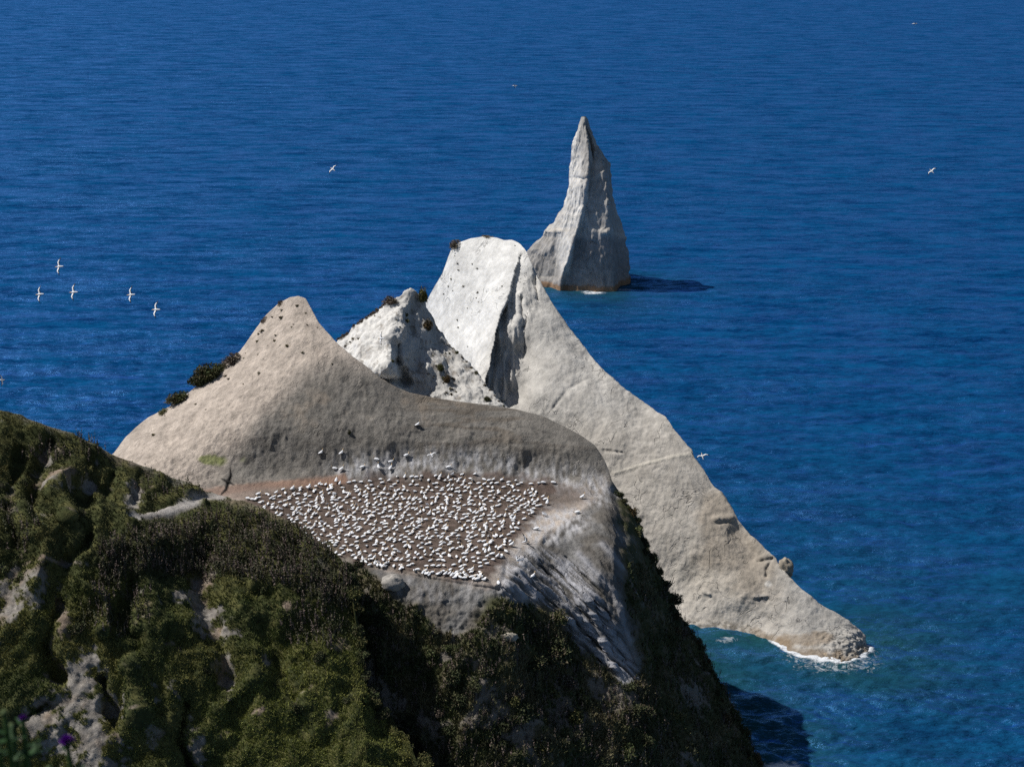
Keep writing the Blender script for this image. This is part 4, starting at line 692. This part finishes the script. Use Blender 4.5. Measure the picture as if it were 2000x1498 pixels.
def bird_mesh(name, pose):
    if pose == 'sit':     rg = [(-.50, .13, .01, .008, 2), (-.44, .135, .035, .02, 2), (-.34, .15, .06, .035, 2), (-.25, .17, .10, .075, 0), (-.10, .18, .145, .13, 0), (.06, .19, .15, .145, 0), (.18, .22, .12, .125, 0), (.25, .30, .065, .075, 0), (.27, .39, .045, .05, 1), (.29, .46, .045, .045, 1), (.34, .485, .042, .038, 1), (.38, .48, .018, .018, 3), (.48, .465, .004, .004, 3)]
    elif pose == 'low':   rg = [(-.50, .13, .01, .008, 2), (-.44, .135, .035, .02, 2), (-.34, .15, .06, .035, 2), (-.25, .17, .10, .075, 0), (-.10, .18, .15, .13, 0), (.06, .19, .155, .145, 0), (.18, .21, .12, .12, 0), (.25, .25, .065, .065, 0), (.31, .28, .05, .05, 1), (.36, .285, .048, .042, 1), (.40, .27, .018, .018, 3), (.49, .24, .004, .004, 3)]
    else:                 rg = [(-.42, .18, .01, .008, 2), (-.36, .20, .035, .02, 2), (-.28, .24, .055, .035, 2), (-.20, .28, .09, .075, 0), (-.07, .33, .125, .125, 0), (.05, .39, .125, .13, 0), (.14, .47, .095, .10, 0), (.18, .57, .055, .065, 0), (.19, .67, .042, .05, 1), (.20, .74, .045, .045, 1), (.25, .77, .042, .038, 1), (.29, .765, .018, .018, 3), (.39, .76, .004, .004, 3)]
    if pose in ('fly', 'land'):
        rg = [(-.48, .20, .01, .006, 2), (-.42, .205, .04, .015, 2), (-.30, .21, .06, .035, 0), (-.15, .215, .085, .075, 0), (.02, .22, .10, .095, 0), (.15, .225, .085, .08, 0), (.25, .235, .055, .055, 0), (.33, .245, .045, .045, 1), (.39, .25, .046, .044, 1), (.43, .245, .02, .02, 3), (.53, .235, .004, .004, 3)]
        P_ = [loft(rg)]; sp = (lambda t: (.86 * t, .10 * math.sin(t * 2.6))) if pose == 'fly' else (lambda t: (.60 * t, .75 * t ** 1.15))
        P_ += [wing(1, sp), wing(-1, sp)]
    else:
        P_ = [loft(rg)]
        for s in (1, -1):   # folded wing with its black flight feathers crossing over the tail
            dz = 0 if pose != 'stand' else .10; tl = 0 if pose != 'stand' else .18
            wv = [(-.47, s * .015, .17 + dz - .47 * tl, .02, .010, 2), (-.36, s * .05, .185 + dz - .36 * tl, .03, .02, 2), (-.22, s * .10, .21 + dz - .22 * tl, .035, .05, 0), (-.05, s * .135, .22 + dz - .05 * tl, .035, .09, 0), (.10, s * .13, .23 + dz + .10 * tl, .03, .08, 0), (.17, s * .10, .23 + dz + .17 * tl, .012, .03, 0)]
            V, F, Mi = loft([(x, z, w, h, m) for x, y_, z, w, h, m in wv], 8); V[:, 1] += np.repeat([y_ for _, y_, *_ in wv], 8); P_.append((V, F, Mi))
        if pose == 'stand':
            for s in (1, -1):
                v, f = tube([C(-.02, s * .06, .30), C(0, s * .065, .12), C(0, s * .07, .01), C(.10, s * .075, .0)], .018, .022, 6); P_.append((v, f, [2] * len(f)))
    V, F, Mi, o = [], [], [], 0
    for v, f, m in P_: V.append(v); F.append(f + o); Mi += list(m); o += len(v)
    return np.concatenate(V), np.concatenate(F), np.array(Mi)
BV = {k: bird_mesh('gannet', k) for k in ('sit', 'low', 'stand', 'fly', 'land')}
BME = {k: mesh_np('gannet', v, f, None, None, True, BM, m) for k, (v, f, m) in BV.items()}
def gannet(pose, p, rz, label, group=None, s=1.0, mat=None, name='gannet'):
    o = link(name, BME[pose], label=label, category='gannet')
    if group: o['group'] = group
    o.location = tuple(float(x) for x in p); o.rotation_euler = (0, 0, rz); o.scale = (s, s, s)
    if mat is not None: o.rotation_euler = mat.to_euler()
    return o
# scattered birds outside the packed crowd
EDGE = [(816, 834, 'stand', .2, 'lone gannet standing highest on the grey slope above the colony'), (627, 888, 'stand', .3, 'lone gannet on the grey slope, leftmost of the birds above the colony'), (667, 889, 'stand', .5, 'gannet on the grey slope just right of the leftmost lone bird above the colony'),
 (653, 917, 'sit', 3.0, 'gannet on the slope foot above the colony left part, left one of a pair'), (668, 922, 'stand', .2, 'gannet on the slope foot above the colony left part, right one of a pair'), (708, 917, 'sit', .4, 'gannet seated on the white-streaked slope left of three birds above the crowd'), (735, 900, 'sit', 2.9, 'small-looking gannet higher up on the white-streaked slope'), (739, 918, 'stand', 1.8, 'gannet standing in the middle of the white streaks above the crowd'), (764, 904, 'sit', .3, 'gannet on the white-streaked slope, upper right of four birds'), (763, 919, 'stand', .9, 'gannet on the white streaks just below another bird, above the crowd'),
 (794, 892, 'sit', .5, 'gannet seated alone high on the white-streaked slope left of the landing bird'), (876, 916, 'sit', .2, 'gannet seated by itself at the slope foot right of the landing bird'),
 (1138, 974, 'stand', .2, 'lone gannet standing on the reddish ground at the far right of the terrace'), (1128, 1002, 'sit', .1, 'lone gannet seated at the right rim of the terrace above the cliff'), (1080, 944, 'sit', 2.9, 'gannet on the bare brown back edge right of the crowd'), (1060, 945, 'sit', 3.1, 'gannet just left of the one on the bare brown back edge'),
 (1069, 985, 'stand', 1.2, 'gannet at the right fringe of the crowd on the border of the brown soil'), (1066, 977, 'sit', .3, 'gannet at the right fringe of the crowd, above another on the soil border'), (1038, 1002, 'stand', 2.6, 'gannet standing upright on pale ground right of the crowd'), (1062, 1008, 'stand', 2.9, 'gannet on pale ground right of the upright standing one'), (1008, 1034, 'sit', 2.8, 'gannet on pale streaked ground, left of two well apart from the crowd'), (1048, 1035, 'sit', .1, 'gannet on bluish-white ground, right of two well apart from the crowd'),
 (1000, 1067, 'stand', .2, 'gannet on the grey ground left of a bird with raised wings'), (1026, 1061, 'land', .3, 'gannet raising its wings on the grey ground right of the crowd'), (978, 1073, 'stand', .2, 'gannet standing at the lower right fringe of the crowd, nearest the bird on grey ground'),
 (1040, 1130, 'stand', .4, 'lone gannet on the dark streaked rock below the terrace corner'), (973, 1141, 'sit', 1.6, 'gannet seated at the rounded tip of the terrace front corner'), (933, 1133, 'sit', .3, 'gannet at the front edge of the terrace left of its rounded corner'), (962, 1084, 'sit', .2, 'gannet near the lower right corner of the crowd, with bare ground around it'), (505, 967, 'sit', .6, 'gannet on the reddish path a little left of the crowd'), (484, 976, 'sit', 2.9, 'leftmost gannet on the reddish path, at the hill edge'), (493, 978, 'sit', 2.9, 'gannet right beside the leftmost one on the reddish path'), (572, 958, 'stand', .7, 'upright gannet standing at the upper left border of the crowd'), (604, 955, 'stand', 1.0, 'tall upright gannet on the upper left border, right of another upright one'), (657, 942, 'stand', 1.3, 'upright gannet at the back left corner of the crowd, against the path')]
n_edge = 0
for x, y, pose, rz, lb in EDGE:
    p, n = head.at(x, y); gannet(pose, p - C(0, 0, .02), rz, lb, None, 1.15); n_edge += 1
# the packed crowd: one bird per nest on a jittered hexagonal spacing
G = np.random.default_rng(19); spots = []
Wp = lambda x, y: head.at(x, y)[0]
sp = .98; poly = [(488, 975), (560, 955), (650, 943), (740, 934), (900, 929), (1000, 936), (1062, 948), (1060, 985), (1005, 1035), (985, 1085), (950, 1130), (880, 1128), (800, 1112), (720, 1104), (650, 1086), (560, 1032)]
gx, gy = np.meshgrid(np.linspace(470, 1090, 1240), np.linspace(915, 1145, 460)); ins = poly_sd(gx, gy, poly) > 0
WP = head.at(gx[ins], gy[ins])[0]; from mathutils import kdtree
kd = kdtree.KDTree(len(WP))
for i, q in enumerate(WP): kd.insert((q[0], q[1], 0), i)
kd.balance()
for iy in range(60):
    for ix in range(70):
        X_ = -40 + ix * sp + (iy % 2) * sp / 2 + G.normal(0, .24); Y_ = 172 + iy * sp * .90 + G.normal(0, .24)
        co, i, dist = kd.find((X_, Y_, 0))
        if dist < .12 and G.uniform() < .95: spots.append((X_, Y_, WP[i][2], gx[ins][i], gy[ins][i]))
for k in range(46):    # extra birds crowding the front rim
    x = G.uniform(690, 950); y = np.interp(x, [690, 760, 860, 950], [1086, 1108, 1122, 1134]) + G.normal(0, 4); q = Wp(x, y); spots.append((q[0], q[1], q[2], x, y))
def vis(x, y): return y < htop(x) - 1
spots = [s for s in spots if not (s[3] < 700 and s[4] > htop(s[3]) + 3)]
spots.sort(key=lambda s: s[1])
N_IND = 300 - n_edge - 14
cv, cf, cm, off = [], [], [], 0
for k, (X_, Y_, Z_, x, y) in enumerate(spots):
    pose = G.choice(['sit', 'sit', 'low', 'low', 'stand'], p=[.30, .18, .17, .12, .23]); rz = G.normal(.45, .8) if G.uniform() < .8 else G.uniform(0, 6.28); s = G.uniform(.86, 1.0)
    if k < N_IND:
        gannet(pose, (X_, Y_, Z_ - .02), rz, 'white gannet with buff head in the packed front half of the nesting crowd', 'gannets nesting in the packed crowd', s)
    else:
        v, f, m = BV[pose]; c_, s_ = math.cos(rz), math.sin(rz); v = v * s @ np.array([[c_, s_, 0], [-s_, c_, 0], [0, 0, 1]]) + C(X_, Y_, Z_ - .02); cv.append(v); cf.append(f + off); cm.append(m); off += len(v)
link('gannet_crowd', mesh_np('gannet_crowd', np.concatenate(cv), np.concatenate(cf), None, None, True, BM, np.concatenate(cm)), kind='stuff', label='packed rear crowd of nesting white gannets on the brown terrace', category='gannets')
print('GANNETS', len(spots), 'individual', N_IND)
# birds in the air; fwd and span are directions in (right, up, towards camera) as seen from the hill
ca = cam.rotation_euler.to_matrix()
def flyer(px, py, Y, fwd, span, label, pose='fly', s=1.2):
    f = ca @ Vector(fwd).normalized(); w = ca @ Vector(span).normalized(); w = (w - f * w.dot(f)).normalized(); u = f.cross(w)
    if (ca.transposed() @ u).z < 0: w = -w; u = -u
    M_ = Matrix((f, w, u)).transposed(); p = Vector(P(px, py, Y).tolist()); o = gannet(pose, p - M_ @ Vector((0, 0, .22 * s)), 0, label, None, s, M_); return o
for x, y, a, lb in [(116, 521, .12, 'flying gannet over the sea, uppermost of the five at the left'), (78, 575, .18, 'flying gannet over the sea, leftmost of the five at the left'), (144, 571, .05, 'flying gannet over the sea, second from the left in the lower row of the five'), (256, 576, .12, 'flying gannet over the sea, third in the lower row of the five'), (305, 605, -.08, 'flying gannet over the sea, lowest and rightmost of the five at the left')]:
    flyer(x, y, 185, (-1, -.05 - a * .3, -.35), (-a, 1, -.3), lb)
flyer(650, 331, 250, (-.7, .5, -.35), (.62, .78, -.2), 'gannet gliding alone over the open sea left of the sea stack', s=1.05)
flyer(1820, 335, 250, (-.6, .7, -.3), (.75, .6, -.2), 'gannet gliding alone over the open sea at the far right', s=1.05)
flyer(1372, 891, 225, (-.25, .9, -.35), (.95, .25, -.2), 'gannet gliding low past the edge of the long pale ridge')
flyer(745, 661, 225, (-1, -.1, -.4), (-.1, 1, -.35), 'gannet flying in front of the face of the small pinnacle')
flyer(1010, 1092, 177, (.25, -.9, .3), (-.6, .75, .6), 'gannet in flight with dark wings up, just off the terrace corner', 'land')
flyer(843, 888, 206.5, (-.35, .6, -.5), (.9, .3, -.25), 'gannet landing with spread wings on the slope above the crowd', s=.95)
flyer(1005, 168, 330, (1, 0, .1), (.95, .1, .5), 'tiny far gannet skimming the sea above the white peak')
flyer(1786, 47, 330, (1, .1, .1), (.6, .1, .8), 'tiny far gannet near the top edge over the sea')
flyer(3, 742, 250, (1, 0, .1), (.1, 1, .4), 'gannet just entering at the left edge over the sea')
# dark bird passing close in front of the path
DK = flat_mat('dark_plumage', (.035, .032, .03), .8, .2)
vd, fd, _ = BV['fly']; dk = link('dark_bird', mesh_np('dark_bird', vd, fd, DK), label='dark bird with raised wings flying close by, before the reddish path', category='bird')
f_ = (ca @ Vector((.9, -.38, .2))).normalized(); w_ = ca @ Vector((.62, .75, .25)); w_ = (w_ - f_ * w_.dot(f_)).normalized(); Mx = Matrix((f_, w_, f_.cross(w_))).transposed()
dk.rotation_euler = Mx.to_euler(); dk.scale = (.09,) * 3; dk.location = tuple((Vector(P(443, 941, 8).tolist()) - Mx @ Vector((0, 0, .03))))

# ================================================================== THISTLE ON THE CLIFF EDGE BESIDE THE CAMERA
gxx, gyy = np.meshgrid(np.linspace(-9, 9, 60), np.linspace(4.2, -6, 50)); gz = H - 1.75 - smooth(1.6, 4.2, gyy) * 3.4 + .12 * fbm(np.stack([gxx, gyy, 0 * gxx], -1), .8, 3, 5)
gp = np.stack([gxx, gyy, gz], -1)
skirt = np.stack([gxx[0], gyy[0] + .5, gz[0] - 9], -1)[None]; gp = np.concatenate([skirt, gp], 0)
gcol = mixc(np.broadcast_to(C(.04, .05, .02), gp.shape), C(.12, .1, .07), smooth(-.1, .4, fbm(gp, 1.2, 3, 6)))
link('ground', mesh_np('ground', gp.reshape(-1, 3), grid_faces(*gp.shape[:2]), M_HILL, {'Col': gcol.reshape(-1, 3)}), kind='structure', label='grassy ground of the viewpoint edge', category='ground')
STEMG = flat_mat('thistle_stem', (.05, .10, .03)); PURP = flat_mat('thistle_purple', (.22, .04, .38), .7, .3, 40); LEAFG = flat_mat('thistle_leaf', (.02, .055, .014), .6, .35, 12); CALYX = flat_mat('thistle_calyx', (.07, .10, .04))
def blob(r, sq, seed, n=14):
    u, v = np.meshgrid(np.linspace(0, 2 * math.pi, n + 1)[:-1], np.linspace(0, math.pi, 9)); p = np.stack([np.sin(v) * np.cos(u), np.sin(v) * np.sin(u), np.cos(v)], -1)
    p = p * (1 + .15 * fbm(p, 4, 2, seed))[..., None] * np.array(sq) * r; a, m = p.shape[:2]; i, j = np.meshgrid(np.arange(a - 1), np.arange(m), indexing='ij')
    return p.reshape(-1, 3), np.stack([i * m + j, (i + 1) * m + j, (i + 1) * m + (j + 1) % m, i * m + (j + 1) % m], -1).reshape(-1, 4)
def thistle(heads, base, label):
    root = link('thistle', None, label=label, category='thistle'); base = np.array(base); root.location = tuple(base)
    st, lv = [], []; r = np.random.default_rng(8)
    for hx_, hy_, hY, hr, bloom in heads:
        t = P(hx_, hy_, hY) - base; pts = [C(0, 0, 0) * 0, t * C(.25, .3, .5), t * C(.6, .65, .8), t - C(0, 0, hr * .9)]; st.append(tube(pts, .012, .006))
        fh = link('flower_head', mesh_np('flower_head', *blob(hr * .8, (1, 1, 1), 4), CALYX), root); fh.location = tuple(t - C(0, 0, hr * .35))
        if bloom:
            k = 90; dv = r.normal(0, 1, (k, 3)); dv[:, 2] = np.abs(dv[:, 2]) + .35; dv /= np.linalg.norm(dv, axis=1)[:, None]; b = np.cross(dv, r.normal(0, 1, (k, 3))); b /= np.linalg.norm(b, axis=1)[:, None]
            q = np.stack([-b * .003, b * .003, dv * hr * 1.25 + b * .003, dv * hr * 1.25 - b * .003], 1); link('floret', mesh_np('floret', q.reshape(-1, 3) + C(0, 0, hr * .15), np.arange(4 * k).reshape(-1, 4), PURP, None, False), fh)
        for _ in range(60):
            s_ = r.uniform(.05, 1); c_ = np.array([np.interp(s_, [0, .33, .66, 1], [q[i] for q in pts]) for i in range(3)]); an = r.uniform(0, 6.28); dv = C(math.cos(an), math.sin(an), r.uniform(-.1, .7)); b = np.cross(dv, C(0, 0, 1)); b /= np.linalg.norm(b); ln = r.uniform(.05, .13) * (1.25 - .7 * s_)
            e = [c_]
            for w_ in (.1, .3, .45, .6, .8): e += [c_ + dv * ln * w_ + b * ln * (.15 if int(w_ * 10) % 2 else .05)]
            e += [c_ + dv * ln]
            for w_ in (.8, .6, .45, .3, .1): e += [c_ + dv * ln * w_ - b * ln * (.15 if int(w_ * 10) % 2 else .05)]
            e = np.array(e); lv.append((e, np.array([[i, i + 1, 11 - i, (12 - i) % 12] for i in range(0, 6)])))
    link('stem', mesh_np('stem', *join(st), STEMG), root); link('leaf', mesh_np('leaf', *join(lv), LEAFG, None, False), root)
    return root
gz0 = lambda x, y: H - 1.75 - float(smooth(1.6, 4.2, np.array(y))) * 3.4
thistle([(131, 1447, 3.6, .016, True), (95, 1500, 3.55, .013, False)], (-1.0, 3.45, gz0(-1.0, 3.45)), 'prickly thistle with one round purple flower, out of focus in the bottom left corner')
thistle([(44, 1402, 3.3, .007, True), (22, 1415, 3.35, .010, False), (8, 1390, 3.3, .011, False), (-20, 1450, 3.3, .010, False), (0, 1470, 3.3, .01, False), (45, 1480, 3.3, .01, False)], (-1.06, 3.2, gz0(-1.06, 3.2)), 'leafy thistle with small purple buds at the very left bottom corner')
